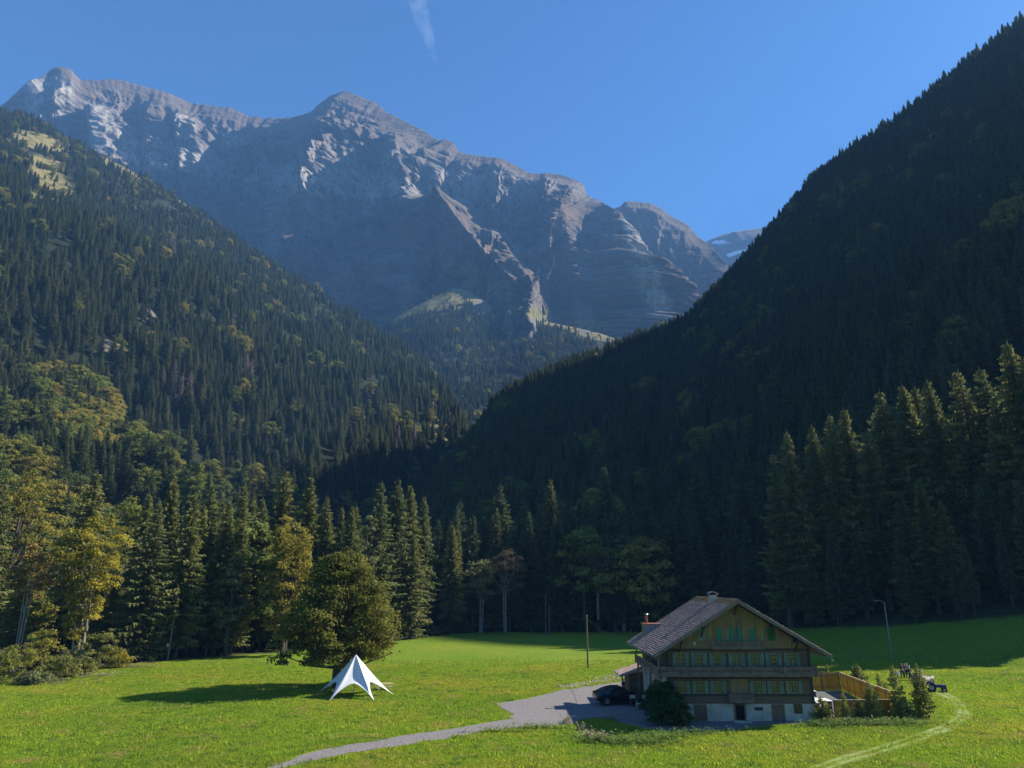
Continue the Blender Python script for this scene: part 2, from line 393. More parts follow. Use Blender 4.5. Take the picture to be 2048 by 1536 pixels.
# nearer spur on the left with broadleaf trees
nt_ = A([(-700, 250, 700), (-300, 330, 750), (0, 448, 750), (35, 500, 735), (60, 545, 720), (80, 650, 690), (110, 705, 640), (160, 728, 615), (190, 748, 600), (222, 815, 540), (215, 885, 450), (290, 945, 370), (380, 985, 300), (430, 1020, 270)])
nf_ = [(-600, 100, 0), (-400, 150, 0), (-330, 175, 3), (-290, 180, 4), (-260, 185, 5), (-220, 190, 6), (-190, 195, 6), (-170, 200, 6), (-155, 205, 6), (-140, 210, 5), (-125, 215, 4), (-112, 218, 3), (-100, 222, 2), (-92, 226, 0)]
NH, NHb = hill(nt_, nf_, 150, 90, 16, 120, 37, 1.0, 160)
# middle hill below the rock wall, with an alp on top
mt = A([(600, 760, 1600), (700, 715, 1680), (760, 662, 1730), (790, 632, 1750), (830, 610, 1780), (860, 596, 1800), (905, 574, 1850), (935, 578, 1860), (960, 594, 1850), (985, 612, 1830), (1010, 632, 1800), (1080, 640, 1800),
        (1150, 655, 1850), (1200, 668, 1860), (1240, 682, 1880), (1300, 700, 1900), (1400, 740, 1900), (1500, 790, 1900)])
mf = [(-420, 800, 0), (-330, 820, 0), (-280, 840, 0), (-250, 850, 0), (-220, 850, 0), (-190, 850, 0), (-160, 850, 0), (-130, 850, 0), (-110, 850, 0), (-90, 850, 0), (-60, 850, 0), (-30, 850, 0),
      (20, 850, 0), (60, 860, 0), (120, 880, 0), (200, 900, 0), (320, 900, 0), (450, 900, 0)]
MH, MHb = hill(mt, mf, 200, 110, 38, 260, 51, 1.0)

def clearmask(P, spots):
    px, py, zc = proj(P); m = np.zeros(px.shape)
    n = fbm(P[..., 0] / 45, P[..., 1] / 45, P[..., 2] / 45, 4, 77)
    for x, y, rx, ry, ang in spots:
        c, s = math.cos(R(ang)), math.sin(R(ang)); dx, dy = px - x, py - y
        q = np.hypot((dx * c + dy * s) / rx, (-dx * s + dy * c) / ry)
        m = np.maximum(m, 1 - sm(.75, 1.15, q + .55 * n))
    return m
LHc = clearmask(LHb, [(70, 285, 70, 22, 15), (95, 345, 62, 34, 55), (60, 390, 30, 14, 30), (230, 330, 60, 9, 32), (560, 530, 40, 10, 35), (365, 405, 30, 8, 40), (880, 860, 34, 10, 62), (225, 700, 34, 14, -10), (470, 850, 25, 10, 0)])
LHr = clearmask(LHb, [(215, 690, 11, 10, 0), (868, 812, 5, 12, -15), (300, 630, 22, 14, 0)])
NHc = clearmask(NHb, [(20, 520, 40, 14, 50), (15, 730, 14, 20, 0), (30, 680, 40, 10, 5)])
NHr = clearmask(NHb, [(6, 725, 16, 26, 0), (55, 690, 50, 9, 5), (150, 700, 20, 8, 0)])
MHc = clearmask(MHb, [(885, 594, 120, 30, -12), (965, 598, 44, 26, 30), (1130, 648, 100, 12, 8), (1060, 636, 60, 8, 5), (820, 625, 60, 12, -20), (1270, 700, 50, 14, 20), (1215, 672, 70, 12, 12)])
MHr = clearmask(MHb, [(1255, 690, 34, 14, 20), (965, 612, 16, 18, 40), (1175, 660, 18, 8, 0)]) * .8
RHc = clearmask(RHb, [(1490, 745, 30, 22, 0)]) * 0
RHr = clearmask(RHb, [(1495, 760, 22, 18, 0), (1330, 840, 12, 10, 0)])
for nm, P, c, r in (('forested_hill', RHb, RHc, RHr), ('forested_hill', LHb, LHc, LHr), ('forested_hill', NHb, NHc, NHr), ('forested_hill', MHb, MHc, MHr)):
    link(nm, gridmesh(nm, P, M_SLOPE, {'clear': c, 'rock': r}), kind='structure')

# ---- mountains
def massif(name, top, nu, nv, zb, fwd, seed, mat, pale=None, alp=None, extra=None, amp=1.0, back=900, kind='structure'):
    a = resamp(top, nu)
    ker = np.ones(3) / 3
    s = np.r_[0, np.cumsum(np.linalg.norm(np.diff(a[:, :2], axis=0), axis=1))]
    a[:, 2] += 6 * amp * fbm(s / 70, 3.1, 0, 5, seed, .65) + 6 * amp * ridged(s / 30, 1.7, 0, 3, seed + 3, .65)
    t = np.gradient(a[:, :2], axis=0)
    for k in range(2): t[:, k] = np.convolve(np.pad(t[:, k], 12, mode='edge'), np.ones(25) / 25, 'valid')
    t /= np.linalg.norm(t, axis=1)[:, None]
    n = np.stack([t[:, 1], -t[:, 0]], 1)                      # towards the viewer's side
    v = np.linspace(0, 1, nv)[:, None]
    H = (a[:, 2] - zb)[None]
    z = a[None, :, 2] - v * H
    q = v + .035 * fbm(s[None] / 500, v * 2, 0, 3, seed + 1) * sm(0, .1, v)
    f = np.interp(q, [0, .07, .10, .27, .33, .55, .62, .8, .86, 1], [0, .13, .15, .22, .33, .42, .56, .68, .82, 1.0]) * fwd * (H / H.max()) ** .6
    e = sm(.0, .24, v) + .03
    f = f + e * amp * (150 * ridged(s[None] / 420, z / 1400, 0, 4, seed + 2) + 60 * ridged(s[None] / 150 + .15 * z / 150, z / 420, 0, 4, seed + 4)
                       + 34 * ridged(s[None] / 62 + .2 * z / 62, z / 120, 0, 3, seed + 8) + 24 * ridged(s[None] / 34 + .1 * z / 34, z / 110, 0, 3, seed + 9, .65) + 30 * fbm(s[None] / 36, z / 30, 0, 4, seed + 6, .7))
    zz = z / 95 + .35 * fbm(s[None] / 260, z / 260, 0, 3, seed + 7) + s[None] / 2400
    f = f + e * amp * 26 * (1 - np.abs(2 * (zz - np.floor(zz)) - 1) ** 3)
    X_ = a[None, :, 0] + n[None, :, 0] * f; Y_ = a[None, :, 1] + n[None, :, 1] * f
    P = np.stack([X_, Y_, z + 0 * X_], -1)
    if extra is not None: P = extra(P, s, v)
    bk = []
    for k, (dd_, dz) in enumerate(((.15, .12), (.5, .45), (1, .95))):
        r_ = P[0].copy(); r_[:, 0] -= n[:, 0] * back * dd_; r_[:, 1] -= n[:, 1] * back * dd_; r_[:, 2] -= (r_[:, 2] - zb) * dz; bk.insert(0, r_)
    P = np.concatenate([np.array(bk), P], 0)
    zt = P[..., 2] + .06 * P[..., 0] + 70 * fbm(P[..., 0] / 300, P[..., 2] / 500, 0, 4, seed + 31)
    bd = sm(1490, 1540, zt) * (1 - sm(1640, 1730, zt)) * (.75 + .5 * fbm(P[..., 0] / 90, P[..., 2] / 200, 0, 3, seed + 33))
    at_ = {'warm': np.clip(sm(1650, 1820, zt) + sm(100, 500, P[..., 0] + .3 * zt - 300) * .7, 0, 1) * .8, 'pale': np.maximum(clearmask(P, pale), .75 * bd) if pale else np.zeros(P.shape[:2]), 'alp': clearmask(P, alp) if alp else np.zeros(P.shape[:2])}
    me = gridmesh(name, P, mat, at_, smooth=False, flip=True)
    return link(name, me, kind=kind), P
top1 = A([(-500, 420, 2200), (-300, 330, 2250), (-120, 290, 2300), (10, 240, 2300), (30, 222, 2300), (38, 200, 2310), (52, 165, 2330), (62, 158, 2340), (85, 155, 2400), (100, 140, 2440), (120, 134, 2460), (142, 140, 2480), (158, 158, 2510),
          (180, 162, 2540), (235, 157, 2620), (300, 176, 2700), (340, 187, 2740), (380, 207, 2800), (460, 217, 2850), (500, 233, 2880), (530, 238, 2900), (600, 235, 2900), (636, 226, 2890), (642, 208, 2880), (660, 192, 2880), (690, 183, 2880),
          (720, 195, 2860), (750, 206, 2850), (775, 226, 2820), (800, 238, 2800), (850, 264, 2750), (880, 283, 2720), (890, 279, 2700), (908, 287, 2700), (918, 303, 2690), (950, 312, 2680), (1000, 318, 2680), (1030, 332, 2670), (1060, 347, 2650),
          (1115, 350, 2640), (1150, 360, 2600), (1168, 372, 2590), (1175, 392, 2580), (1205, 405, 2540), (1225, 418, 2470), (1242, 424, 2440), (1254, 446, 2450), (1268, 482, 2510), (1288, 530, 2580), (1308, 576, 2650), (1328, 618, 2740), (1345, 655, 2850), (1360, 690, 3000)])
def spur(P, s, v):
    px, py, zc = proj(P)
    # a buttress that comes forward from the wall and runs down to the alp
    cx = np.interp(py, [360, 390, 470, 560, 640], [862, 868, 890, 955, 1015])
    b = np.clip(1 - np.abs(px - cx) / 95, 0, 1) ** 1.2 * sm(380, 470, py)
    P[..., 1] -= b * 330
    cx = np.interp(py, [440, 520, 640], [985, 1000, 1060]); b = np.clip(1 - np.abs(px - cx) / 55, 0, 1) * sm(450, 520, py)
    P[..., 1] -= b * 150
    b = np.clip(1 - np.abs(px - np.interp(py, [180, 330, 620], [690, 640, 560])) / 90, 0, 1) * sm(190, 300, py)
    P[..., 1] -= b * 150
    for cx, wd, y0, am in ((205, 45, 200, 130), (365, 35, 210, 110), (130, 40, 160, 90), (790, 40, 250, 80), (1120, 45, 400, 90), (300, 30, 190, 60)):
        b = np.clip(1 - np.abs(px - cx - (py - y0) * .12) / wd, 0, 1) * sm(y0, y0 + 60, py)
        P[..., 1] -= b * am
    return P
mountain, MP = massif('mountain', top1, 1050, 520, 520, 760, 101, M_ROCK,
    pale=[(95, 200, 55, 55, 20), (205, 250, 32, 60, -20), (250, 285, 26, 45, -20), (370, 255, 26, 28, -10), (470, 280, 26, 14, 20), (1300, 560, 26, 80, -22), (1275, 490, 16, 60, -22), (640, 360, 220, 34, 6), (330, 310, 90, 30, 10)],  # flank and left peak spots put sunlit brightness into colour; long bands are limestone
    alp=[(950, 560, 44, 22, 50), (905, 535, 34, 14, 50), (1010, 590, 34, 18, 50), (1080, 628, 60, 14, 8), (1170, 650, 60, 12, 8)], extra=spur)
top2 = A([(1120, 450, 3150), (1200, 425, 3120), (1241, 414, 3100), (1250, 404, 3100), (1275, 404, 3090), (1300, 407, 3080), (1325, 419, 3060), (1345, 434, 3040), (1378, 452, 3000), (1396, 474, 2980), (1418, 488, 2950), (1440, 513, 2900), (1462, 537, 2850), (1474, 560, 2850), (1500, 600, 2900), (1560, 660, 2950)])
massif('mountain', top2, 300, 220, 520, 560, 131, M_ROCK, amp=.6)
top3 = A([(1300, 520, 4300), (1400, 490, 4300), (1424, 478, 4300), (1445, 470, 4300), (1470, 463, 4300), (1515, 457, 4300), (1560, 452, 4300), (1640, 446, 4300), (1800, 460, 4300)])
far, FP = massif('mountain', top3, 220, 120, 520, 900, 151, M_ROCKFAR, amp=.55)
# snow fields lying on the far mountain
M_SNOW = simple('snow', (.85, .87, .9), (.7, .73, .78), .02, .6)
px_, py_, _ = proj(FP)
for (x, y, rx, ry, ang) in ((1437, 486, 17, 5, 0), (1478, 507, 32, 5, -14), (1503, 494, 14, 5, -14)):
    c, s = math.cos(R(ang)), math.sin(R(ang)); dx, dy = px_ - x, py_ - y
    q = np.hypot((dx * c + dy * s) / rx, (-dx * s + dy * c) / ry) + .3 * fbm(FP[..., 0] / 60, FP[..., 2] / 60, 0, 3, 5)
    V = FP + np.array([0, -6, 3.0]); idx = np.arange(q.size).reshape(q.shape)
    k = (q[:-1, :-1] < 1) & (q[1:, 1:] < 1)
    F = np.stack([idx[:-1, :-1][k], idx[1:, :-1][k], idx[1:, 1:][k], idx[:-1, 1:][k]], -1)
    if len(F):
        u, inv = np.unique(F, return_inverse=True)
        link('snow_field', npmesh('snow_field', V.reshape(-1, 3)[u], inv.reshape(-1, 4), M_SNOW), far, kind='structure')

# ---- ray-castable land for setting things down on it
def bvh(P):
    nv, nu = P.shape[:2]; idx = np.arange(nv * nu).reshape(nv, nu)
    F = np.stack([idx[:-1, :-1], idx[:-1, 1:], idx[1:, 1:], idx[1:, :-1]], -1).reshape(-1, 4)
    return BVHTree.FromPolygons([tuple(p) for p in P.reshape(-1, 3)], F.tolist())
BV = [bvh(RH[:40]), bvh(NH[:50])]
def land(x, y):
    z = g(x, y)
    for b in BV:
        h = b.ray_cast(Vector((x, y, 900)), Vector((0, 0, -1)))
        if h[0] is not None: z = max(z, h[0].z)
    return z
# ================================================================== TREES
M_BARK = simple('bark', (.10, .08, .06), (.05, .042, .035), 2.5, .95, .03, stretch=(3, 3, .5))
M_PALEBARK = simple('pale_bark', (.34, .31, .26), (.16, .14, .11), 2.0, .9, .02, stretch=(2, 2, .6))
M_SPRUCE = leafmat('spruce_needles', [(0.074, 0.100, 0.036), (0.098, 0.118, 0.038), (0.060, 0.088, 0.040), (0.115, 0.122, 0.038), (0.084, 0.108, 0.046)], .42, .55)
M_DEADS = leafmat('dead_needles', [(.20, .145, .13), (.24, .19, .17)], .3, .5)
M_YOUNG = leafmat('young_spruce_needles', [(.18, .20, .05), (.23, .24, .055)], .42, .55)
M_LEAFMIX = leafmat('mixed_autumn_leaves', [(0.156, 0.195, 0.039), (0.195, 0.221, 0.039), (0.130, 0.169, 0.039), (0.260, 0.247, 0.039), (0.169, 0.208, 0.046), (0.221, 0.221, 0.039), (0.312, 0.260, 0.046)], .45, .5)

M_LINDEN = leafmat('linden_leaves', [(0.145, 0.148, 0.022)], .45, .62)
M_MAPLE = leafmat('yellow_maple_leaves', [(0.304, 0.268, 0.029)], .5, .55)
M_GOLD = leafmat('olive_gold_leaves', [(0.246, 0.217, 0.032)], .5, .55)
M_GREY = leafmat('grey_green_leaves', [(0.174, 0.189, 0.072)], .45, .5)
M_ORANGE = leafmat('orange_brown_leaves', [(.30, .20, .055)], .45, .5)
M_DIM = leafmat('dim_brown_leaves', [(.15, .11, .055)], .35, .5)
M_LEAFY = leafmat('fresh_yellow_green_leaves', [(.19, .215, .04)], .5, .5)
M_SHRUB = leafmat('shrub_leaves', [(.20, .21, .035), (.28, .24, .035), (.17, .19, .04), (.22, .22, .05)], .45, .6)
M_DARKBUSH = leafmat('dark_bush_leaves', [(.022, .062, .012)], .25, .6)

def spruce_mesh(name, seed, H=30, R0=3.9, levels=52, nb=7, bare=.10, seg=5, droop=.55, mat=None, gap=.12, sk=1.0):
    r = np.random.default_rng(seed); V = []; F = []; T = []
    def tri(a, b, c, t): n = len(V); V.extend((a, b, c)); F.append((n, n + 1, n + 2)); T.append(t)
    az_mod = [r.uniform(.75, 1.15) for _ in range(6)]
    tt = r.normal(0, .25, 2)
    for l in range(levels):
        f = bare + (1 - bare) * (l / levels) ** .93
        z0 = H * f; prof = (1 - f) ** .78 * (1 - .35 * math.exp(-((f - bare) / .12) ** 2))
        for k in range(nb if f < .9 else 5):
            if r.random() < gap: continue
            a = 2 * math.pi * (k + r.random()) / nb + l * 2.4
            L = (R0 * prof * az_mod[int(a / (2 * math.pi) * 6) % 6] * r.uniform(.62, 1.2) + .22 * sk)
            dr = droop * r.uniform(.6, 1.3); ca, sa = math.cos(a), math.sin(a)
            up = r.uniform(.15, .45); wide = (.20 + .13 * r.random()) * L + .2 * sk; hang = (.45 + .5 * r.random()) * sk * (1.25 - .5 * f)
            base = r.uniform(.2, .8)
            def p(t, s=0, h=0): return np.array((ca * L * t - sa * s + tt[0] * f * .3, sa * L * t + ca * s + tt[1] * f * .3, z0 - dr * L * t + up * L * t * t + h))
            for i in range(seg):
                t0, t1 = (i + .1) / seg, (i + 1.2) / seg
                ww = wide * (1 - .75 * t0) * r.uniform(.7, 1.2); tn = np.clip(base + .25 * t1 + r.uniform(-.25, .25), 0, 1)
                for sd in (-1, 1):
                    tri(p(t0), p(t1), p(t0 + .28, sd * ww, -hang * r.uniform(.25, .8)), tn)
                if i: tri(p(t0 - .08), p(t1 - .02), p((t0 + t1) / 2, r.uniform(-.2, .2) * sk, -hang * r.uniform(.8, 1.3)), tn * .8)
    for k in range(3):
        a = k * 2.1; tri(np.array((.12 * math.cos(a), .12 * math.sin(a), H * .965)), np.array((.12 * math.cos(a + 2), .12 * math.sin(a + 2), H * .965)), np.array((0, 0, H * 1.01)), .6)
    return npmesh(name, V, F, mat or M_SPRUCE, False, None, {'tint': T})
def trunk_mesh(name, H, r0, lean=(0, 0), mat=None, limbs=None, n=7):
    b = MB(); b.tube([(0, 0, -.8), (0, 0, H * .03), (lean[0] * .3, lean[1] * .3, H * .35), (lean[0], lean[1], H)], [r0 * 1.35, r0 * 1.05, r0 * .8, r0 * .12], n)
    for L in limbs or (): b.tube(L[0], L[1], 5)
    me = bpy.data.meshes.new(name); me.from_pydata(b.v, [], b.f); me.update(); me.materials.append(mat or M_BARK)
    return me
def leafy_mesh(name, seed, H, Rr, z0, nblob, nleaf, ls, br, mat, shape='egg', stems=1, hollow=.35, sway=0, trunkmat=None, r0=None, fan=.5, lobes=5):
    """crown of leaf-sized faces gathered in clumps, and a trunk mesh with limbs that reach the clumps"""
    r = np.random.default_rng(seed); V = []; F = []; T = []; C = []
    ph = r.uniform(0, 6.28, 4); hh = H - z0
    for _ in range(nblob):
        while True:
            q = r.uniform(-1, 1, 3); d = np.linalg.norm(q)
            if hollow < d < 1: break
        zf = (q[2] + 1) / 2; az = math.atan2(q[1], q[0])
        if shape == 'egg': wf = (math.sin(math.pi * min(1, (zf * .93 + .10)) ** .72)) ** .6 * 1.08
        elif shape == 'dome': wf = math.sqrt(max(0, 1 - max(0, zf - .25) ** 2 / .5625)) if zf > .25 else .75 + zf
        else: wf = (1 - abs(2 * zf - 1) ** 2.6) ** .5 * (.8 + .2 * math.sin(5 * zf + ph[3]))
        wf *= 1 + .16 * math.sin(lobes * az + ph[0] + 3 * zf) + .10 * math.sin(2 * az + ph[1] - 5 * zf)
        h = math.hypot(q[0], q[1]) + 1e-6; cap = math.sqrt(max(1e-3, 1 - q[2] ** 2)); rad = min(1, h / cap) ** .75
        C.append((q[0] / h * rad * wf * Rr, q[1] / h * rad * wf * Rr, z0 + zf * hh * .97))
    C = np.array(C)
    for c in C:
        bt = r.uniform(.15, .85); R1 = br * r.uniform(.6, 1.25)
        n = int(nleaf * r.uniform(.6, 1.3)); D = r.normal(size=(n, 3)); D /= np.linalg.norm(D, axis=1)[:, None]
        D[:, 2] = np.where(D[:, 2] < -.3, -D[:, 2] * .5, D[:, 2])
        P = c + D * (R1 * r.uniform(.45, 1.08, n) ** 1)[:, None] * np.array((1, 1, .75))
        N = D + r.normal(0, .55, (n, 3)); N[:, 2] += .35; N /= np.linalg.norm(N, axis=1)[:, None]
        U = np.cross(N, r.normal(size=(n, 3))); U /= np.linalg.norm(U, axis=1)[:, None]; W = np.cross(N, U)
        s = ls * r.uniform(.6, 1.35, n)[:, None]
        quad = np.stack([P - U * s * .5, P + W * s * .38, P + U * s * .62, P - W * s * .38], 1)
        V.append(quad.reshape(-1, 3)); T.append(np.clip(bt + r.uniform(-.28, .28, n), 0, 1))
    V = np.concatenate(V); T = np.concatenate(T); F = np.arange(len(V)).reshape(-1, 4)
    me = npmesh(name, V, F, mat, False, None, {'tint': T})
    limbs = []; r0 = r0 or H * .018
    pick = C[r.permutation(len(C))[:max(8, nblob // 6)]]
    for c in pick:
        zb = z0 * .8 + (c[2] - z0) * .45; st = np.array((0, 0, max(.5, zb)))
        mid = st + (c - st) * .5 + np.array((0, 0, -.06 * np.linalg.norm(c - st)))
        limbs.append(([st, mid, c], [r0 * .38, r0 * .22, r0 * .07]))
    for s_ in range(stems - 1):
        a = r.uniform(0, 6.28); q = np.array((math.cos(a), math.sin(a), 0)) * Rr * .28
        limbs.append(([q * .35 + np.array((0, 0, -.5)), q * .6 + np.array((0, 0, z0)), q + np.array((0, 0, H * .78))], [r0 * .8, r0 * .6, r0 * .1]))
    return me, trunk_mesh('trunk', H * .86, r0, (r.normal(0, .15) * sway, r.normal(0, .15) * sway), trunkmat, limbs)

def tree(name, label, cat, loc, crown, trunk, s=1.0, rz=None, group=None):
    t = thing(name, label, cat, loc, random.uniform(0, 6.28) if rz is None else rz, group)
    t.scale = (s,) * 3 if isinstance(s, (int, float)) else s
    link('crown', crown, t); link('trunk', trunk, t)
    return t
SPR = [spruce_mesh('spruce_crown', 1), spruce_mesh('spruce_crown', 2, R0=3.4, levels=58, droop=.7, bare=.16), spruce_mesh('spruce_crown', 3, R0=4.3, levels=46, droop=.45, bare=.07, gap=.2),
       spruce_mesh('spruce_crown', 4, R0=3.0, levels=54, nb=6, bare=.2, droop=.8, gap=.2), spruce_mesh('spruce_crown', 5, R0=3.7, levels=50, droop=.35, gap=.28, bare=.12)]
M_OLIVE_LIT = leafmat('sunlit_olive_spruce_needles', [(.135, .15, .042), (.16, .165, .045), (.115, .135, .045)], .45, .6)  # lighter copy of the needles: sunlight put into the colour of edge spruces
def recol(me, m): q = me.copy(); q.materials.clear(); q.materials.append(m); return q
SPO = [recol(m, M_OLIVE_LIT) for m in SPR]
SPT = [trunk_mesh('spruce_trunk', 29, .34), trunk_mesh('spruce_trunk', 29, .28, mat=M_BARK)]
BRD = [leafy_mesh('broadleaf_crown', 60 + i, 16, (5.2, 4.4, 6.0)[i], (3, 4, 2.5)[i], (60, 50, 75)[i], 110, .46, 1.7, M_LEAFMIX, ('egg', 'egg', 'dome')[i]) for i in range(3)]

# ---- candidates: (x, y, z, height, kind 0 spruce / 1 broadleaf, zone)
cand = []
def scatter(P, n, hfun, bfun, clear, zone, keep=None):
    nv, nu = P.shape[:2]
    p00, p01, p10, p11 = P[:-1, :-1], P[:-1, 1:], P[1:, :-1], P[1:, 1:]
    ar = np.linalg.norm(np.cross(p01 - p00, p10 - p00), axis=-1)
    px, py, zc = proj((p00 + p11) / 2); vis = (px > -260) & (px < 2330) & (py > -120) & (py < 1500)
    wgt = (ar * vis * (clear[:-1, :-1][:nv - 1, :nu - 1] < .5)).ravel(); wgt = wgt / wgt.sum()
    k = rng.choice(len(wgt), n, p=wgt); i, j = k // (nu - 1), k % (nu - 1); u, v = rng.random(n)[:, None], rng.random(n)[:, None]
    q = (p00[i, j] * (1 - u) + p01[i, j] * u) * (1 - v) + (p10[i, j] * (1 - u) + p11[i, j] * u) * v
    for m in range(n):
        x, y, z = q[m]
        if z < 2 and y < edge_y(x) + 1: continue
        dens = vn(x / 30, y / 30, z / 30, 5) * .5 + vn(x / 90, y / 90, z / 90, 8) * .6
        if dens < -.42 and rng.random() < .8: continue
        vv = i[m] / nv; cand.append((x, y, z - .3, hfun(vv), int(rng.random() < bfun(x, y, z, vv)), zone))
bl = lambda x, y, z: float(vn(x / 60, y / 60, z / 60, 21))
scatter(RH, 10500, lambda v: rng.uniform(19, 32) * (1 - .15 * v), lambda x, y, z, v: .015 + .06 * (bl(x, y, z) > .45), RHc[:RH.shape[0]], 'right')
scatter(LH, 12000, lambda v: rng.uniform(15, 32) * (1 - .3 * v), lambda x, y, z, v: .02 + .2 * (bl(x, y, z) > .55) + .25 * (v < .12), np.maximum(LHc, LHr)[:LH.shape[0]], 'left')
scatter(NH, 6500, lambda v: rng.uniform(13, 24), lambda x, y, z, v: .10 + .45 * (bl(x, y, z) > .35) + .55 * (v > .9) + .45 * (v < .2), np.maximum(NHc, NHr)[:NH.shape[0]], 'spur')
scatter(MH, 11000, lambda v: rng.uniform(15, 24), lambda x, y, z, v: .02, np.maximum(MHc, MHr)[:MH.shape[0]], 'middle')
# a few trees scattered on the clearings
for P, c, n in ((LHb, LHc, 130), (MHb, MHc, 70)):
    ii = np.argwhere(c > .6)
    for i, j in ii[rng.permutation(len(ii))[:n]]: cand.append((*P[i, j], rng.uniform(8, 16), int(rng.random() < .3), 'clearing'))
# flat land between the meadow edge and the hills
def belt(x0, x1, depth, step, hf, bf, zone, off=1.5):
    for x in np.arange(x0, x1, step):
        for d in np.arange(off, depth, step):
            xx = x + rng.uniform(-.45, .45) * step; yy = edge_y(xx) + d + rng.uniform(-.45, .45) * step
            if not (-260 < proj((xx, yy, 5))[0] < 2330): continue
            cand.append((xx, yy, land(xx, yy) - .2, hf(d), int(rng.random() < bf(d)), zone))
belt(-62, -17, 75, 6.2, lambda d: rng.uniform(22, 31) if d < 18 else rng.uniform(24, 33), lambda d: .05, 'belt', 5)
belt(-150, -62, 130, 9.5, lambda d: rng.uniform(10, 18), lambda d: .5, 'river', 12)
belt(-60, 0, 260, 11, lambda d: rng.uniform(20, 30), lambda d: .15, 'valley', 76)
belt(-17, 56, 34, 5.4, lambda d: rng.uniform(26, 35), lambda d: .03, 'dark', 5)
belt(56, 150, 60, 6.4, lambda d: rng.uniform(15, 27) * (1 if d > 8 else .7), lambda d: .01, 'shade', 2)

# hand placed trees: px, py of the top, distance, kind, variant, label
def top(px, py, D, hmin=4):
    x, y, z = at(px, py, D); zg = land(x, y); return x, y, zg, max(hmin, z - zg)
special = []
for px, py, D, v in ((12, 955, 121, 2), (-30, 900, 126, 0), (196, 942, 142, 0), (300, 985, 134, 3), (350, 948, 141, 1), (392, 985, 128, 0), (425, 965, 140, 2), (492, 968, 146, 2), (570, 936, 156, 2), (622, 950, 160, 0),
                     (655, 990, 162, 4), (705, 1010, 158, 1), (765, 962, 168, 2), (797, 955, 176, 0), (822, 968, 182, 1), (848, 990, 186, 3),
                     (1545, 905, 172, 4), (1573, 862, 172, 3), (1622, 850, 172, 1), (1657, 828, 170, 3), (1686, 815, 170, 1), (1758, 780, 165, 0), (1803, 767, 165, 1), (1828, 772, 168, 3), (1853, 758, 162, 1),
                     (1915, 738, 160, 2), (1957, 733, 158, 4), (1985, 790, 152, 4), (2013, 682, 150, 1), (2046, 715, 148, 0), (2090, 660, 146, 2), (2140, 640, 140, 1), (1730, 860, 164, 4), (1835, 955, 152, 1), (1880, 1000, 150, 3),
                     (1290, 985, 206, 0), (1390, 930, 208, 2), (1100, 955, 210, 1), (1000, 968, 212, 0), (1210, 930, 214, 2), (1480, 900, 202, 0), (920, 1000, 206, 4)):
    x, y, z, h = top(px, py, D); special.append((x, y, z, h, v, px))
spr_all = [c for c in cand if c[4] == 0]
SX = np.array([(s[0], s[1]) for s in special])
spr_all = [c for c in spr_all if c[1] > 420 or np.min(np.hypot(SX[:, 0] - c[0], SX[:, 1] - c[1])) > 3.2]
brd_all = [c for c in cand if c[4] == 1]

def visible_size(L, occl):
    """apparent size of what shows of each tree, walking from near to far over a skyline buffer"""
    Pt = np.array([(c[0], c[1], c[2] + c[3]) for c in L]); Pb = np.array([c[:3] for c in L])
    tx, ty, tz = proj(Pt); bx, by, bz = proj(Pb); out = np.zeros(len(L)); buf = occl
    for k in np.argsort(tz):
        if not (-10 < tx[k] < 2058 and ty[k] < 1500): continue
        wpx = .11 * (by[k] - ty[k]); i0, i1 = int(max(0, (tx[k] - wpx) / 8)), int(min(255, (tx[k] + wpx) / 8))
        seg = buf[i0:i1 + 1]
        if not len(seg): continue
        vis = np.clip(np.minimum(seg, by[k]) - ty[k], 0, None); out[k] = vis.mean() * wpx * (ty[k] < by[k])
        wdt = np.abs((np.arange(i0, i1 + 1) + .5) * 8 - tx[k]) / max(wpx, 1)
        buf[i0:i1 + 1] = np.minimum(seg, ty[k] + (by[k] - ty[k]) * np.clip(wdt, 0, 1) + 4)
    return out
sp_l = [(s[0], s[1], s[2], s[3], 0, 'special') for s in special]
vs = visible_size(sp_l + spr_all + brd_all, np.full(256, 1536.0))
ns, n1 = len(special), len(special) + len(spr_all)
v_sp, v_br = vs[ns:n1], vs[n1:]
N_IND_S, N_IND_B = 250, 200
o_s = np.argsort(-v_sp); o_b = np.argsort(-v_br)
ZL = {'belt': 'sunlit spruce in the edge behind the left meadow', 'river': 'spruce standing among the broadleaf trees left of the meadow', 'valley': 'spruce in the flat valley wood behind the left forest edge',
      'dark': 'dark spruce in the shaded edge beyond the meadow', 'shade': 'dark spruce at the forest foot behind the right bank',
      'right': 'dark spruce on the shaded right hillside', 'left': 'spruce on the hazy sunlit left hillside', 'spur': 'spruce on the near wooded spur at the left edge',
      'middle': 'small spruce on the wooded hill under the rock wall', 'clearing': 'lone small conifer on a grassy clearing of a hillside'}
BL = {'belt': 'broadleaf tree between spruces of the left forest edge', 'river': 'yellow-green broadleaf tree left of the meadow', 'valley': 'broadleaf tree in the valley wood behind the left spruces',
      'dark': 'dim broadleaf tree in the shaded far edge', 'shade': 'dim broadleaf tree at the right forest foot', 'right': 'broadleaf tree on the shaded right hillside',
      'left': 'broadleaf tree on the hazy left hillside', 'spur': 'rounded yellow-green broadleaf tree on the near spur', 'middle': 'broadleaf tree on the wooded hill under the rock wall', 'clearing': 'small broadleaf tree on a grassy clearing'}
side = lambda px: 'left' if px < 850 else 'right'
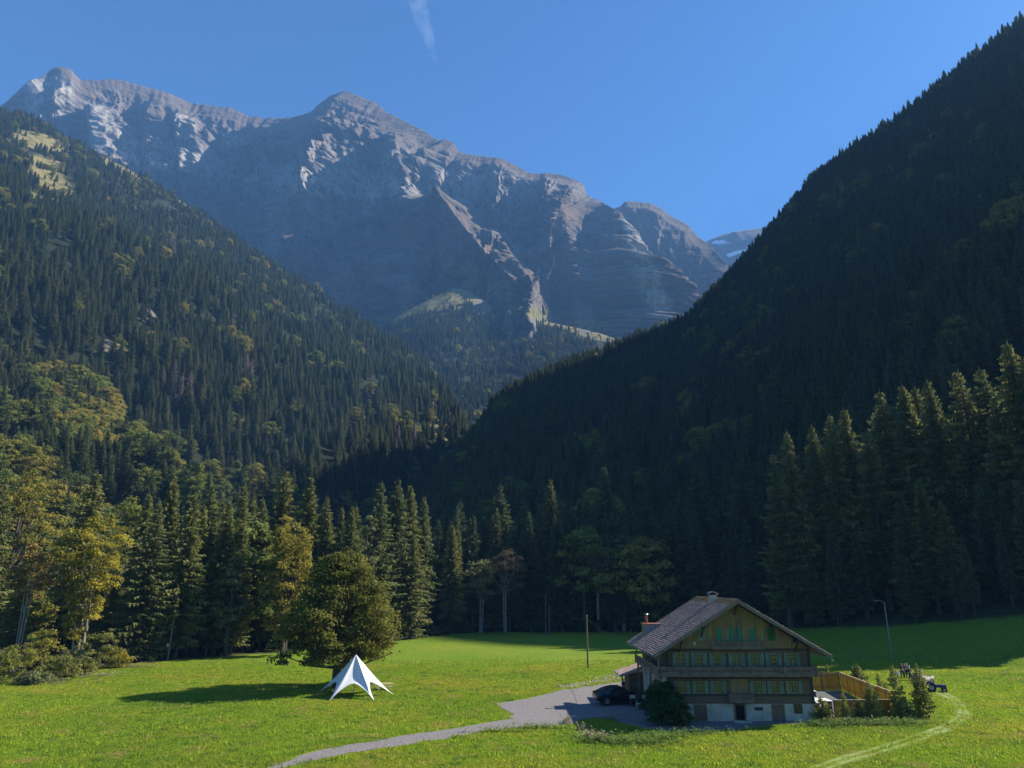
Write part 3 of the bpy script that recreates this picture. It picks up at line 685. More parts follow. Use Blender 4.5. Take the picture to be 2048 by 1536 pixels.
for k, (x, y, z, h, v, px) in enumerate(special):
    nbr = sorted(s[5] for s in special if (s[5] < 850) == (px < 850) and (s[5] > 1500) == (px > 1500)); o_ = nbr.index(px)
    ordn = ['leftmost', 'second from the left', 'third from the left', 'fourth from the left', 'fifth from the left', 'sixth from the left', 'seventh from the left', 'eighth from the left', 'ninth from the left', 'tenth from the left']
    pos = ordn[o_] if o_ < 9 else (['rightmost', 'second from the right', 'third from the right', 'fourth from the right', 'fifth from the right', 'sixth from the right', 'seventh from the right', 'eighth from the right', 'ninth from the right', 'tenth from the right'][min(9, len(nbr) - 1 - o_)])
    if px < 850: lab = ['broad spruce', 'slender spruce', 'ragged spruce'][k % 3] + ' in the left forest edge, ' + pos
    elif px > 1500: lab = ['tall spruce with faintly lit top', 'spruce with drooping branches', 'old gappy spruce'][k % 3] + ' on the right, ' + pos + ' of its row'
    else: lab = 'tall dark spruce over the shaded edge beyond the meadow, ' + pos
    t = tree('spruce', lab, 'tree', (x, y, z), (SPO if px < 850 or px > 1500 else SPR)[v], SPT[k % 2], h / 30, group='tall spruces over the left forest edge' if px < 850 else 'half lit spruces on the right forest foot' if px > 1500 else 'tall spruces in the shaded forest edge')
    w_ = h / 30 * random.uniform(.95, 1.15) * (1.45 if px < 850 else 1.5)
    t.scale = (w_, w_, h / 30)
def where_(zn, x, y, z, h):
    px, py, _ = proj((x, y, z + h))
    if zn in ('right', 'shade', 'dark'):
        a = 'at the valley mouth' if px < 960 else 'left of the lone pole' if px < 1160 else 'between the lone pole and the roof' if px < 1390 else 'above the farmhouse roof' if px < 1600 else 'above the fenced yard' if px < 1790 else 'above the cattle' if px < 1920 else 'near the right edge'
        return ', ' + (a if zn != 'right' else ('high ' if py < 800 else 'low ') + a)
    if zn in ('spur', 'left', 'river', 'belt', 'valley'):
        a = 'by the left edge' if px < 110 else 'above the maple' if px < 270 else 'above the power pole' if px < 420 else 'left of the golden tree' if px < 550 else 'behind the linden' if px < 810 else 'right of the linden'
        return ', ' + (a if zn in ('river', 'belt', 'valley') else ('high ' if py < 850 else 'low ') + a)
    return ''
for k in o_s[:N_IND_S]:
    x, y, z, h, _, zn = spr_all[k]; s = h / 30; w_ = s * rng.uniform(1.05, 1.5) * (1.2 if zn == 'belt' else 1)
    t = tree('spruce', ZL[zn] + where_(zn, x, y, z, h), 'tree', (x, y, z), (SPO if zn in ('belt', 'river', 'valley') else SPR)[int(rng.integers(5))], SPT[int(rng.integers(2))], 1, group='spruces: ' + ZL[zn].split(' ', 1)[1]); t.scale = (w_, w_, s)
for k in o_b[:N_IND_B]:
    x, y, z, h, _, zn = brd_all[k]; s = h / 17; w_ = s * rng.uniform(.85, 1.1); b = BRD[int(rng.integers(3))]
    t = tree('broadleaf_tree', BL[zn] + where_(zn, x, y, z, h), 'tree', (x, y, z), b[0], b[1], 1, group='broadleaf trees: ' + BL[zn].split(' ', 1)[1]); t.scale = (w_, w_, s)

# ---- dead, reddish grey spruces in small clumps on the sunlit hill
DSP = spruce_mesh('dead_spruce_crown', 8, R0=3.2, levels=40, gap=.35, mat=M_DEADS)
lx, ly, _z = proj(LH); nd = 0
for cx, cy, n_, lb in ((335, 500, 9, 'dead pinkish-grey spruce in the clump high on the sunlit left hillside'), (340, 800, 9, 'dead reddish spruce in the clump low on the sunlit left hillside'), (815, 915, 4, 'dead reddish spruce at the right foot of the sunlit left hillside'), (500, 770, 3, 'dead grey spruce half way down the sunlit left hillside')):
    q = np.argwhere(np.hypot(lx - cx, ly - cy) < 26)
    for k in range(n_):
        i, j = q[rng.integers(len(q))]; p = LH[i, j] + rng.normal(0, 3, 3) * (1, 1, 0); s = rng.uniform(.75, 1.05)
        t = tree('dead_spruce', lb, 'dead tree', tuple(p), DSP, SPT[0], 1, group=lb.replace('dead', 'dead trees,', 1)); t.scale = (s * 1.3, s * 1.3, s)
# ---- the rest of each kind as one mass, instanced by geometry nodes from crowns that stand in the scene
def mass(name, L, protos, ref, wjit=(.85, 1.2), extra=None):
    A_ = np.array([c[:4] for c in L]); n = len(A_)
    sz = A_[:, 3] / ref; wz = sz * rng.uniform(*wjit, n)
    me = npmesh(name, A_[:, :3], np.zeros((0, 3)), None)
    for nm, ar in (('sx', wz), ('sz', sz), ('rot', rng.uniform(0, 6.28, n))):
        t = me.attributes.new(nm, 'FLOAT', 'POINT'); t.data.foreach_set('value', ar.astype(np.float32))
    o = link(name, me, kind='stuff')
    ng = bpy.data.node_groups.new(name, 'GeometryNodeTree'); N, Lk = ng.nodes, ng.links
    ng.interface.new_socket('Geometry', in_out='INPUT', socket_type='NodeSocketGeometry'); ng.interface.new_socket('Geometry', in_out='OUTPUT', socket_type='NodeSocketGeometry')
    gi, go = N.new('NodeGroupInput'), N.new('NodeGroupOutput'); iop = N.new('GeometryNodeInstanceOnPoints'); jn = N.new('GeometryNodeJoinGeometry')
    for p in protos:
        oi = N.new('GeometryNodeObjectInfo'); oi.transform_space = 'ORIGINAL'; oi.inputs['Object'].default_value = p; oi.inputs['As Instance'].default_value = True
        Lk.new(oi.outputs['Geometry'], jn.inputs[0])
    iop.inputs['Pick Instance'].default_value = True
    def attr(nm):
        a = N.new('GeometryNodeInputNamedAttribute'); a.data_type = 'FLOAT'; a.inputs['Name'].default_value = nm; return a.outputs['Attribute']
    cs = N.new('ShaderNodeCombineXYZ'); Lk.new(attr('sx'), cs.inputs[0]); Lk.new(attr('sx'), cs.inputs[1]); Lk.new(attr('sz'), cs.inputs[2])
    cr = N.new('ShaderNodeCombineXYZ'); Lk.new(attr('rot'), cr.inputs[2])
    er = N.new('FunctionNodeEulerToRotation'); Lk.new(cr.outputs[0], er.inputs[0])
    Lk.new(gi.outputs[0], iop.inputs['Points']); Lk.new(jn.outputs[0], iop.inputs['Instance']); Lk.new(cs.outputs[0], iop.inputs['Scale']); Lk.new(er.outputs[0], iop.inputs['Rotation'])
    Lk.new(iop.outputs[0], go.inputs[0])
    m = o.modifiers.new('instances', 'NODES'); m.node_group = ng
    return o
def proto_objs(meshes):
    r = []
    for me in meshes:
        r.append(next(o for o in bpy.data.objects if o.data is me))
    return r
used = {o.data.name for o in bpy.data.objects if o.type == 'MESH'}
mass('spruce_forest', [spr_all[k] for k in o_s[N_IND_S:]], proto_objs([m for m in SPR if m.name in used]), 30, (1.25, 1.95))['label'] = 'dense spruce forest covering the hillsides of the valley'
mass('broadleaf_forest', [brd_all[k] for k in o_b[N_IND_B:]], proto_objs([b[0] for b in BRD if b[0].name in used]), 17)['label'] = 'autumn broadleaf trees mixed into the hillside forest'
bpy.data.objects['spruce_forest']['category'] = 'forest'; bpy.data.objects['broadleaf_forest']['category'] = 'forest'

# ---- trees with a character of their own
def own(name, label, px, py, D, Rr, z0f, seed, mat, shape, nblob=110, nleaf=85, ls=.36, br=1.5, stems=1, tm=None, r0=None, hollow=.35, fan=.5, base=None):
    x, y, z, h = top(px, py, D)
    if base: x, y = base; z = land(x, y)
    c, t = leafy_mesh('crown', seed, h, Rr, h * z0f, nblob, nleaf, ls, br, mat, shape, stems, hollow, 1, tm, r0)
    tree(name, label, 'tree', (x, y, z - .1), c, t, 1, 0)
own('linden_tree', 'big round dark green linden standing alone on the meadow behind the white tent', 690, 1090, 92.5, 6.3, .12, 301, M_LINDEN, 'egg', 430, 130, .28, 1.3, 1, M_BARK, .55, .5)
own('maple_tree', 'tall yellow-green maple with several pale trunks at the left end of the meadow', 200, 1026, 117, 5.0, .17, 302, M_MAPLE, 'tall', 190, 90, .34, 1.2, 4, M_PALEBARK, .26, .5)
own('broadleaf_tree', 'tall golden olive tree right behind the lone linden', 588, 1026, 134, 5.6, .1, 303, M_GOLD, 'tall', 190, 90, .38, 1.4, 1, M_BARK, .4)
own('broadleaf_tree', 'slim grey-green tree between spruces just right of the golden tree', 738, 1016, 163, 3.0, .3, 304, M_GREY, 'tall', 60, 80, .4, 1.2)
own('broadleaf_tree', 'slim tree with orange-brown autumn top and thin pale trunk at far left', 74, 1085, 113, 3.0, .5, 305, M_ORANGE, 'dome', 60, 70, .34, 1.1, 3, M_PALEBARK, .16)
own('broadleaf_tree', 'small grey-green tree in front of the spruces left of the linden', 472, 1108, 132, 2.8, .2, 306, M_GREY, 'tall', 70, 80, .36, 1.1)
own('broadleaf_tree', 'dusty olive tree in front of the spruces with open lower branches', 360, 1130, 131, 3.6, .25, 316, M_GREY, 'egg', 70, 70, .36, 1.2)
own('birch_tree', 'dim birch with pale trunk at the shaded forest edge, leftmost of its clump', 962, 1110, 194, 4.6, .42, 307, M_GREY, 'dome', 60, 60, .45, 1.5, 2, M_PALEBARK, .26)
own('birch_tree', 'dim birch with brownish crown and pale trunk right of its clump', 1012, 1095, 195, 5.0, .42, 308, M_DIM, 'dome', 60, 60, .45, 1.5, 2, M_PALEBARK, .28)
own('birch_tree', 'thin brownish tree rising over the shaded edge above the wooden pole', 1190, 1066, 199, 5.0, .5, 309, M_DIM, 'dome', 60, 55, .45, 1.5, 2, M_PALEBARK, .26)
own('birch_tree', 'thin bare-stemmed tree with round greyish crown right of the wooden pole', 1238, 1062, 200, 5.0, .5, 310, M_GREY, 'dome', 60, 55, .45, 1.5, 2, M_PALEBARK, .26)
own('broadleaf_tree', 'big rounded yellow-green tree high behind the maple at the left', 60, 925, 175, 9.5, .2, 311, M_GOLD, 'dome', 150, 90, .5, 1.9)
own('broadleaf_tree', 'rounded olive tree behind and right of the yellow maple', 265, 985, 160, 7.5, .2, 312, M_LEAFY, 'egg', 120, 90, .45, 1.7)
own('broadleaf_tree', 'pale yellow-green tree between spruces above the power pole', 420, 1000, 152, 5.5, .2, 313, M_LEAFY, 'tall', 110, 85, .42, 1.5)
own('broadleaf_tree', 'yellow-green tree squeezed between the golden tree and the spruces on its left', 528, 1040, 146, 4.5, .15, 314, M_GOLD, 'tall', 100, 85, .4, 1.4)
# ================================================================== THE FARMHOUSE  (local frame: x from the ridge, y into the house, z up)
HX, HY = 21.87, 71.8
M_PLANK = simple('weathered_boards', (.24, .145, .085), (.12, .078, .05), 1.3, .85, .01, stretch=(.35, 1, 7))
M_GABLE = simple('yellowed_boards', (.38, .25, .085), (.13, .10, .07), 1.0, .85, .01, stretch=(7, 1, .3), detail=6)
M_BEAM = simple('dark_beams', (.075, .06, .046), (.04, .034, .028), 2, .85, .01)
M_PLASTER = simple('old_white_plaster', (.56, .49, .37), (.36, .31, .23), .9, .9, .01)
M_SHINGLE = simple('grey_wood_shingles', (.46, .33, .27), (.24, .165, .135), 1.2, .85, .01, stretch=(3, .8, 1), detail=7)
M_MOSSY = simple('mossy_ridge_shingles', (.36, .23, .11), (.17, .12, .06), 1.8, .9, .01, stretch=(1, 3, 1))
M_SHUT = simple('faded_green_paint', (.20, .24, .155), (.12, .155, .10), 3, .7)
M_SHUTB = simple('bright_green_paint', (.03, .24, .13), (.02, .17, .09), 3, .65)
M_SHUTG = simple('deep_green_paint', (.01, .15, .022), (.01, .11, .02), 3, .65)
M_WFRAME = simple('cream_window_paint', (.42, .38, .20), (.28, .25, .13), 4, .6)
M_GLASS, nt, b = newmat('window_glass'); b.inputs['Base Color'].default_value = (.018, .018, .012, 1); b.inputs['Roughness'].default_value = .12; b.inputs['Specular IOR Level'].default_value = .9
M_RAIL = simple('grey_balcony_wood', (.25, .175, .125), (.13, .095, .07), 2, .85, .01)
M_METAL = simple('grey_metal', (.30, .31, .32), (.2, .2, .21), 3, .45, metal=.7)
M_COPPER = simple('copper_sheet', (.35, .15, .09), (.22, .09, .06), 3, .5, metal=.4)
M_DARK = simple('dark_opening', (.006, .006, .006), (.004, .004, .004), 1, .9)
house = thing('farmhouse', 'large weathered wooden farmhouse with wide gabled roof, green shutters and balconies', 'house', (HX, HY, 0))
XL, XR, ZE, RZ, SL = -6.9, 6.9, 6.9, 11.0, .6
YB = 12.8; YF = -1.5; YR = 13.9
def rz(x): return RZ - SL * abs(x)
M_WALLIN = simple('inner_wall_boards', (.09, .075, .05))
# --- walls: plinth, boarded storeys, vertical boarded gable
def wall_panel(name, poly, y0, y1, mat, parent=house): return MB().prism(poly, y0, y1).build(name, mat, parent)
pl = MB(); pl.box(XL, XR, 0, .5, -.4, 1.5); pl.box(XL, XL + .5, .5, YB, -.4, 3.9); pl.box(XR - .5, XR, .5, YB, -.4, 1.5); pl.box(XL + .5, XR - .5, YB - .5, YB, -.4, 1.5)
pl.build('plinth', M_PLASTER, house)
core = MB(); core.prism([(XL + .12, 1.5), (XR - .12, 1.5), (XR - .12, rz(XR) - .35), (0, RZ - .38), (XL + .12, rz(XL) - .35)], .12, YB - .12); core.build('wall', M_WALLIN, house)
def logs(x0, x1, z0, z1, yf, axis='x', y0=0, y1=0, st=.205):
    m = MB(); z = z0; k = 0
    while z < z1 - .01:
        h = min(st, z1 - z); o = .012 * math.sin(k * 2.7) + .01 * ((k * 7) % 3)
        if axis == 'x': m.box(x0, x1, yf - o, yf + .13, z + .012, z + h - .012)
        else: m.box(x0 - (o if x0 < 0 else -o) if x0 < 0 else x0, x1 + (o if x0 > 0 else 0), y0, y1, z + .012, z + h - .012)
        z += h; k += 1
    return m
logs(XL, XR, 1.52, 6.28, -.01).build('log_wall', M_PLANK, house, kind='stuff')
logs(XR - .1, XR + .02, 1.52, 6.9, 0, 'y', .14, YB).build('log_wall', M_PLANK, house, kind='stuff')
logs(XL - .02, XL + .1, 4.02, 6.9, 0, 'y', .14, YB).build('log_wall', M_PLANK, house, kind='stuff')
m = MB(); x = XL; k = 0
while x < XR - .02:
    w_ = .19; xc = x + w_ / 2; zt = rz(xc) - .30; o = .02 + .012 * ((k * 5) % 3)
    m.box(x + .012, x + w_ - .012, -.03 - o, .10, 6.42 - .05 * ((k * 3) % 2), zt); x += w_; k += 1
m.build('gable_boarding', M_GABLE, house, kind='stuff')
MB().box(-.95, .75, -.06, .05, 2.42, 3.68).build('board_door', M_GABLE, house)
for z0, z1, yo in ((6.28, 6.45, -.10), (3.72, 3.86, -.09), (2.2, 2.34, -.07)): MB().box(XL - .12, XR + .12, yo, .08, z0, z1).build('beam', M_BEAM, house)
for x in (XL - .05, XR - .13): MB().box(x, x + .2, -.16, .1, 1.52, rz(x + .1) - .34).build('corner_post', M_BEAM, house)
for x in (-3.4, 3.4, -5.6, 5.6, 0):      # purlin ends and brackets under the eaves
    MB().box(x - .13, x + .13, YF + .12, .1, rz(x) - .62, rz(x) - .36).build('purlin', M_BEAM, house)
    MB().bar((x, -.05, rz(x) - 1.45), (x, YF + .55, rz(x) - .60), .12).build('bracket', M_BEAM, house)
# --- roof
roof = MB()
for s in (-1, 1):
    n = Vector((s * SL, 0, 1)).normalized()
    e = 8.3 * s; ze = RZ - SL * 8.3
    roof.prism([(0, RZ - .05), (e, ze - .05), (e, ze - .22), (0, RZ - .24)], YF, YR)
roof = roof.build('roof', M_BEAM, house)
for s in (-1, 1):
    n_c = 38; Lx = 8.45
    for k in range(n_c):
        x0, x1 = Lx * (k + 1.15) / n_c, Lx * k / n_c      # lower edge is x0
        m = MB(); y = YF - .06; rr = random.Random(k * 3 + (s > 0))
        while y < YR + .06:
            wd = rr.uniform(.22, .42); lift = .15 + rr.uniform(-.012, .018); dx = rr.uniform(-.03, .03)
            y2 = min(y + wd, YR + .06); a, b_ = s * (x0 + dx), s * x1
            za, zb = RZ - SL * abs(a), RZ - SL * abs(b_)
            m.add([(a, y, za - .02), (a, y2, za - .02), (a, y2, za + lift), (a, y, za + lift), (b_, y, zb + .01), (b_, y2, zb + .01)],
                  [(0, 1, 2, 3), (3, 2, 5, 4), (0, 3, 4), (1, 5, 2)])
            y = y2 + .012
        m.build('roof_course', M_MOSSY if k < 3 else M_SHINGLE, roof)
MB().prism([(-.22, RZ - .1), (.22, RZ - .1), (.05, RZ + .1), (-.05, RZ + .1)], YF - .08, YR + .08).build('ridge_board', M_MOSSY, roof)
for s in (-1, 1):
    for yy in (YF - .10, YR + .04):
        MB().prism([(0, RZ - .02), (8.42 * s, RZ - SL * 8.42 - .02), (8.42 * s, RZ - SL * 8.42 - .28), (0, RZ - .34)], yy, yy + .07).build('bargeboard', M_RAIL, roof)
MB().tube([(8.5, YF, 5.92), (8.5, YR, 5.92)], .07, 6).build('gutter', M_METAL, roof)
MB().tube([(8.5, YF, 5.9), (8.42, YF - .02, 5.62), (8.60, YF - .02, 5.45)], .05, 6).build('downpipe', M_PLASTER, roof)
MB().tube([(-8.5, YF, 5.92), (-8.5, YR, 5.92)], .07, 6).build('gutter', M_METAL, roof)
# --- chimneys
ch = MB().box(-.95, -.25, 4.6, 5.3, 10.2, 11.35).build('chimney', M_PLASTER, house)
cap = MB(); N_ = 8
for k in range(N_):
    a0, a1 = math.pi * k / N_, math.pi * (k + 1) / N_
    cap.add([(-.6 - .55 * math.cos(a0), 4.5, 11.42 + .28 * math.sin(a0)), (-.6 - .55 * math.cos(a1), 4.5, 11.42 + .28 * math.sin(a1)), (-.6 - .55 * math.cos(a1), 5.4, 11.42 + .28 * math.sin(a1)), (-.6 - .55 * math.cos(a0), 5.4, 11.42 + .28 * math.sin(a0)),
             (-.6 - .5 * math.cos(a0), 4.5, 11.38 + .25 * math.sin(a0)), (-.6 - .5 * math.cos(a1), 4.5, 11.38 + .25 * math.sin(a1)), (-.6 - .5 * math.cos(a1), 5.4, 11.38 + .25 * math.sin(a1)), (-.6 - .5 * math.cos(a0), 5.4, 11.38 + .25 * math.sin(a0))],
            [(0, 1, 2, 3), (7, 6, 5, 4), (0, 4, 5, 1), (3, 2, 6, 7)])
cap.build('chimney_cap', M_METAL, ch)
dm = MB().box(-6.85, -5.35, 10.7, 12.9, 6.6, 8.05).build('dormer', M_METAL, house)
MB().box(-6.95, -4.6, 10.6, 13.0, 8.05, 8.16).build('dormer_roof', M_COPPER, dm)
fl = MB().tube([(-6.5, 11.8, 8.1), (-6.5, 11.8, 9.1)], .16, 10).build('flue', M_COPPER, house)
MB().tube([(-6.5, 11.8, 9.12), (-6.5, 11.8, 9.2)], [.26, .2], 10).build('flue_cap', M_METAL, fl)
# --- windows and shutters
def window(x, z0, z1, w_=.62, side='front', rows=3, y=0, tone=M_WFRAME):
    h = z1 - z0; M = Matrix.Translation((x, y, z0)) if side == 'front' else Matrix.Translation((XL, x, z0)) @ Matrix.Rotation(R(-90), 4, 'Z')
    f = MB(); t = .042
    f.box(-w_ / 2, -w_ / 2 + t, -.10, .02, 0, h, M).box(w_ / 2 - t, w_ / 2, -.10, .02, 0, h, M).box(-w_ / 2 + t, w_ / 2 - t, -.10, .02, 0, t, M).box(-w_ / 2 + t, w_ / 2 - t, -.10, .02, h - t, h, M)
    f.box(-.022, .022, -.11, .02, t, h - t, M)
    f = f.build('window', tone, house)
    for r_ in range(1, rows): MB().box(-w_ / 2 + t, -.022, -.085, -.06, h * r_ / rows - .011, h * r_ / rows + .011, M).box(.022, w_ / 2 - t, -.085, -.06, h * r_ / rows - .011, h * r_ / rows + .011, M).build('muntin', tone, f)
    for a, b_ in ((-w_ / 2 + t, -.022), (.022, w_ / 2 - t)): MB().box(a, b_, -.055, -.045, t, h - t, M).build('pane', M_GLASS, f)
    MB().box(-w_ / 2 - .05, w_ / 2 + .05, -.16, .0, -.06, 0, M).build('sill', M_RAIL, f)
    return f
def shutter(x, z0, z1, w_=.40, mat=M_SHUT, ang=0, side='front', lab=None):
    M = (Matrix.Translation((x, -.05, z0)) if side == 'front' else Matrix.Translation((XL - .04, x, z0)) @ Matrix.Rotation(R(-90), 4, 'Z')) @ Matrix.Rotation(R(ang), 4, 'Z')
    h = z1 - z0; m = MB().box(-w_ / 2, w_ / 2, -.06, -.02, 0, h, M)
    for a in (.06, h * .5 - .04, h - .14): m.box(-w_ / 2 + .04, w_ / 2 - .04, -.078, -.055, a, a + .08, M)
    m.box(-w_ / 2, -w_ / 2 + .04, -.078, -.055, 0, h, M).box(w_ / 2 - .04, w_ / 2, -.078, -.055, 0, h, M)
    o = m.build('shutter', mat, house)
    if lab: o['label'] = lab
    return o
for x in (-5.54, -3.77, -2.0, -.13, 1.73, 3.44, 5.22):
    window(x, 4.92, 6.02); shutter(x - .58, 4.88, 6.06, .42); shutter(x + .58, 4.88, 6.06, .42 if x < 5 else .34)
for x in (-5.59, -3.83, -2.13, 1.67, 3.37, 5.13):
    window(x, 2.44, 3.50); shutter(x - .59, 2.40, 3.56, .42); shutter(x + .59, 2.40, 3.56, .42)
for x in (-2.7, -1.05, .97, 2.61): window(x, 7.22, 8.22, .58)
for x, wd, mt_ in ((-3.42, .66, M_SHUT), (3.42, .70, M_SHUTG)): shutter(x, 7.16, 8.26, wd, mt_, lab=None if x < 0 else 'deep green shutter, the rightmost under the gable')
for x in (-1.66, -.42, .34, 1.60): shutter(x, 7.10, 8.28, .42, M_SHUTB)
for y in (2.2, 4.6, 7.0, 9.4): window(y, 4.92, 6.0, .62, 'left'); shutter(y - .55, 4.88, 6.05, .4, M_SHUT, 0, 'left'); shutter(y + .55, 4.88, 6.05, .4, M_SHUT, 0, 'left')
# --- openings in the plinth
def door(x0, x1, z1, mat, inner=None, slats=True):
    d = MB().box(x0, x0 + .14, -.10, .04, 0, z1).box(x1 - .14, x1, -.10, .04, 0, z1).box(x0 + .14, x1 - .14, -.10, .04, z1 - .1, z1).build('door', mat, house)
    if slats:
        n = int((x1 - x0 - .28) / .16)
        for k in range(n):
            a = x0 + .14 + (x1 - x0 - .28) * k / n; MB().box(a + .006, a + (x1 - x0 - .28) / n - .006, -.05, .02, .03, z1 - .11).build('plank', mat, d)
        MB().box(x1 - .34, x1 - .28, -.10, -.05, .75, .85).build('handle', M_METAL, d)
    else: MB().box(x0 + .14, x1 - .14, -.02, .02, .0, z1 - .11).build('doorway_shade_panel', M_DARK, d)  # flat black panel: shade inside the open doorway put into its colour
    return d
door(-4.55, -3.35, 1.46, M_PLANK); door(2.82, 4.02, 1.46, M_PLANK); door(-.76, .34, 1.5, M_PLANK, slats=False)
w_ = MB().box(4.95, 5.72, -.08, .04, .68, 1.47).build('window', M_BEAM, house); MB().box(5.05, 5.62, -.10, -.08, .78, 1.40).build('pane', M_GLASS, w_)
MB().box(1.2, 1.98, -.05, .04, .93, 1.22).build('vent', M_BEAM, house)
MB().box(-1.0, .6, -.9, .0, -.1, .10).build('doorstep', M_PLASTER, house)
# --- balconies
def balustrade(p0, p1, z0, z1, step=.17, name='balustrade', posts=2.9):
    p0, p1 = Vector(p0), Vector(p1); d = p1 - p0; L = d.length; d.normalize(); ang = math.atan2(d.y, d.x)
    M = Matrix.Translation((p0.x, p0.y, 0)) @ Matrix.Rotation(ang, 4, 'Z')
    o = MB().box(0, L, -.05, .05, z1 - .09, z1, M).box(0, L, -.04, .04, z0 + .16, z0 + .24, M).build(name, M_RAIL, house)
    m = MB(); x = .06
    while x < L - .1:          # sawn flat balusters with a waist
        a, zz0, zz1 = step * .40, z0 + .24, z1 - .09; h = zz1 - zz0
        m.prism([(x - a, zz0), (x + a, zz0), (x + a * .9, zz0 + h * .25), (x + a * .45, zz0 + h * .45), (x + a * .95, zz0 + h * .75), (x + a * .6, zz1), (x - a * .6, zz1), (x - a * .95, zz0 + h * .75), (x - a * .45, zz0 + h * .45), (x - a * .9, zz0 + h * .25)], -.018, .018, M)
        x += step
    m.build('balusters', M_RAIL, o, kind='stuff')
    n = max(1, round(L / posts))
    for k in range(n + 1): MB().box(L * k / n - .06, L * k / n + .06, -.075, .075, z0 - .02, z1 + .06, M).build('post', M_RAIL, o)
    m = MB(); x = 0
    while x < L - .05: m.box(x + .01, x + .18, -.03, .03, z0 - .03, z0 + .15, M); x += .19
    m.build('apron_boards', M_RAIL, o, kind='stuff')
    return o
BX = -8.05; BF = -1.3
fl = MB().box(BX, XR + .1, BF, -.12, 4.03, 4.12).box(BX, XL - .05, -.12, 11.1, 4.03, 4.12).build('balcony_floor', M_RAIL, house)
for x in np.arange(BX + .3, XR, 1.75): MB().box(x - .08, x + .08, BF + .05, -.1, 3.87, 4.03).build('joist', M_BEAM, fl)
balustrade((BX, BF), (XR + .1, BF), 4.08, 4.92); balustrade((BX, 11.1), (BX, BF), 4.08, 4.92, posts=3.1); balustrade((XR + .1, BF), (XR + .1, -.15), 4.08, 4.92)
for y in (BF + .1, 3.0, 7.0, 10.9): MB().box(BX + .05, BX + .17, y - .06, y + .06, 4.95, rz(BX) - .25 if rz(BX) > 5.2 else 5.9).build('balcony_post', M_RAIL, house)
MB().box(BX + .02, BX + .42, 6.4, 6.8, -.1, 4.0).build('pillar', M_PLASTER, house)
for y in (3.6, 10.6): MB().box(BX + .1, BX + .28, y, y + .18, -.1, 4.0).build('pillar', M_RAIL, house)
MB().bar((BX + .1, BF + .1, 4.95), (XL, BF + .1, 6.25), .1).build('bracket', M_BEAM, house)
MB().box(-2.54, 2.29, -.75, -.08, 6.42, 6.5).build('balcony_floor', M_RAIL, house)
balustrade((-2.54, -.75), (2.29, -.75), 6.46, 7.14, .16)
MB().box(-1.22, .92, -.7, -.02, 1.68, 1.76).build('balcony_floor', M_RAIL, house); balustrade((-1.22, -.7), (.92, -.7), 1.72, 2.42, .16, posts=2.2)
for x in (-1.22, .92): balustrade((x, -.08), (x, -.7), 1.72, 2.42, .16, posts=9)
MB().box(-4.3, -3.95, -.18, -.10, 6.75, 7.1).box(-4.13, -4.08, -.2, -.1, 6.6, 6.75).build('wall_lamp', M_PLASTER, house)
MB().box(-.15, -.07, -.5, -.1, 1.4, 1.45).build('lamp_arm', M_METAL, house)

# ---- lean-to shed behind the left side of the house
shed = thing('shed', 'small plank shed with a sloping grey roof behind the left corner of the farmhouse', 'shed', (12.9, 83.6, g(12.9, 83.6)))
for k in range(11): MB().box(.2 + k * .19, .37 + k * .19, .02, .08, 0, 2.75 + .05 * k).build('plank', M_PLANK, shed)
MB().box(.2, 2.3, .08, 3.4, 0, 2.7).build('wall', M_WALLIN, shed)
MB().prism([(-.9, 2.55), (2.5, 3.55), (2.5, 3.7), (-.9, 2.7)], -.9, 3.9).build('roof', M_SHINGLE, shed)
MB().box(-.7, -.55, -.6, -.45, 0, 2.7).build('post', M_RAIL, shed)
# ---- things stacked along the left wall
M_STONEB = simple('grey_block', (.25, .25, .27), (.18, .18, .19), 3, .9)
M_CREAM = simple('cream_board', (.55, .50, .40), (.4, .36, .3), 3, .8)
M_ORANGEW = simple('orange_wood', (.45, .25, .08), (.3, .16, .05), 3, .8)
tag(MB().box(0, 1.0, 0, .8, 0, 1.25).build('water_tank', M_STONEB, None, loc=(12.0, 82.2, 0), bevel=.06), 'grey block-shaped tank standing in front of the plank shed', 'tank')
t = thing('workbench', 'dark bench cluttered with boards beside the bonnet of the black car', 'bench', (12.5, 79.6, 0))
MB().box(0, 1.9, 0, .7, .75, .82).build('bench_top', M_BEAM, t)
for x in (.05, 1.75): MB().box(x, x + .1, .05, .65, 0, .75).build('leg', M_BEAM, t)
for k, (x, z, wd, mt_) in enumerate(((.05, .82, .55, M_CREAM), (1.35, .82, .5, M_CREAM), (.7, .82, .5, M_BEAM))):
    tag(MB().box(0, wd, 0, .4, 0, .28 + .3 * (k == 2)).build('crate', mt_, None, loc=(12.5 + x, 79.75, z), bevel=.02), ['pale crate on the left end of the bench by the farmhouse wall', 'pale crate on the right end of the bench by the farmhouse wall', 'dark upright crate in the middle of the bench by the farmhouse wall'][k], 'crate', 'crates on the bench')
for k, (x, y, mt_, lb) in enumerate(((13.3, 78.9, M_CREAM, 'cream sack slumped before the bench'), (13.9, 78.7, M_ORANGEW, 'orange-brown wooden box beside the cream sack'))):
    tag(MB().box(-.3, .3, -.25, .25, 0, .5).build(('sack', 'wooden_box')[k], mt_, None, loc=(x, y, 0), bevel=.08), lb, ('sack', 'box')[k])
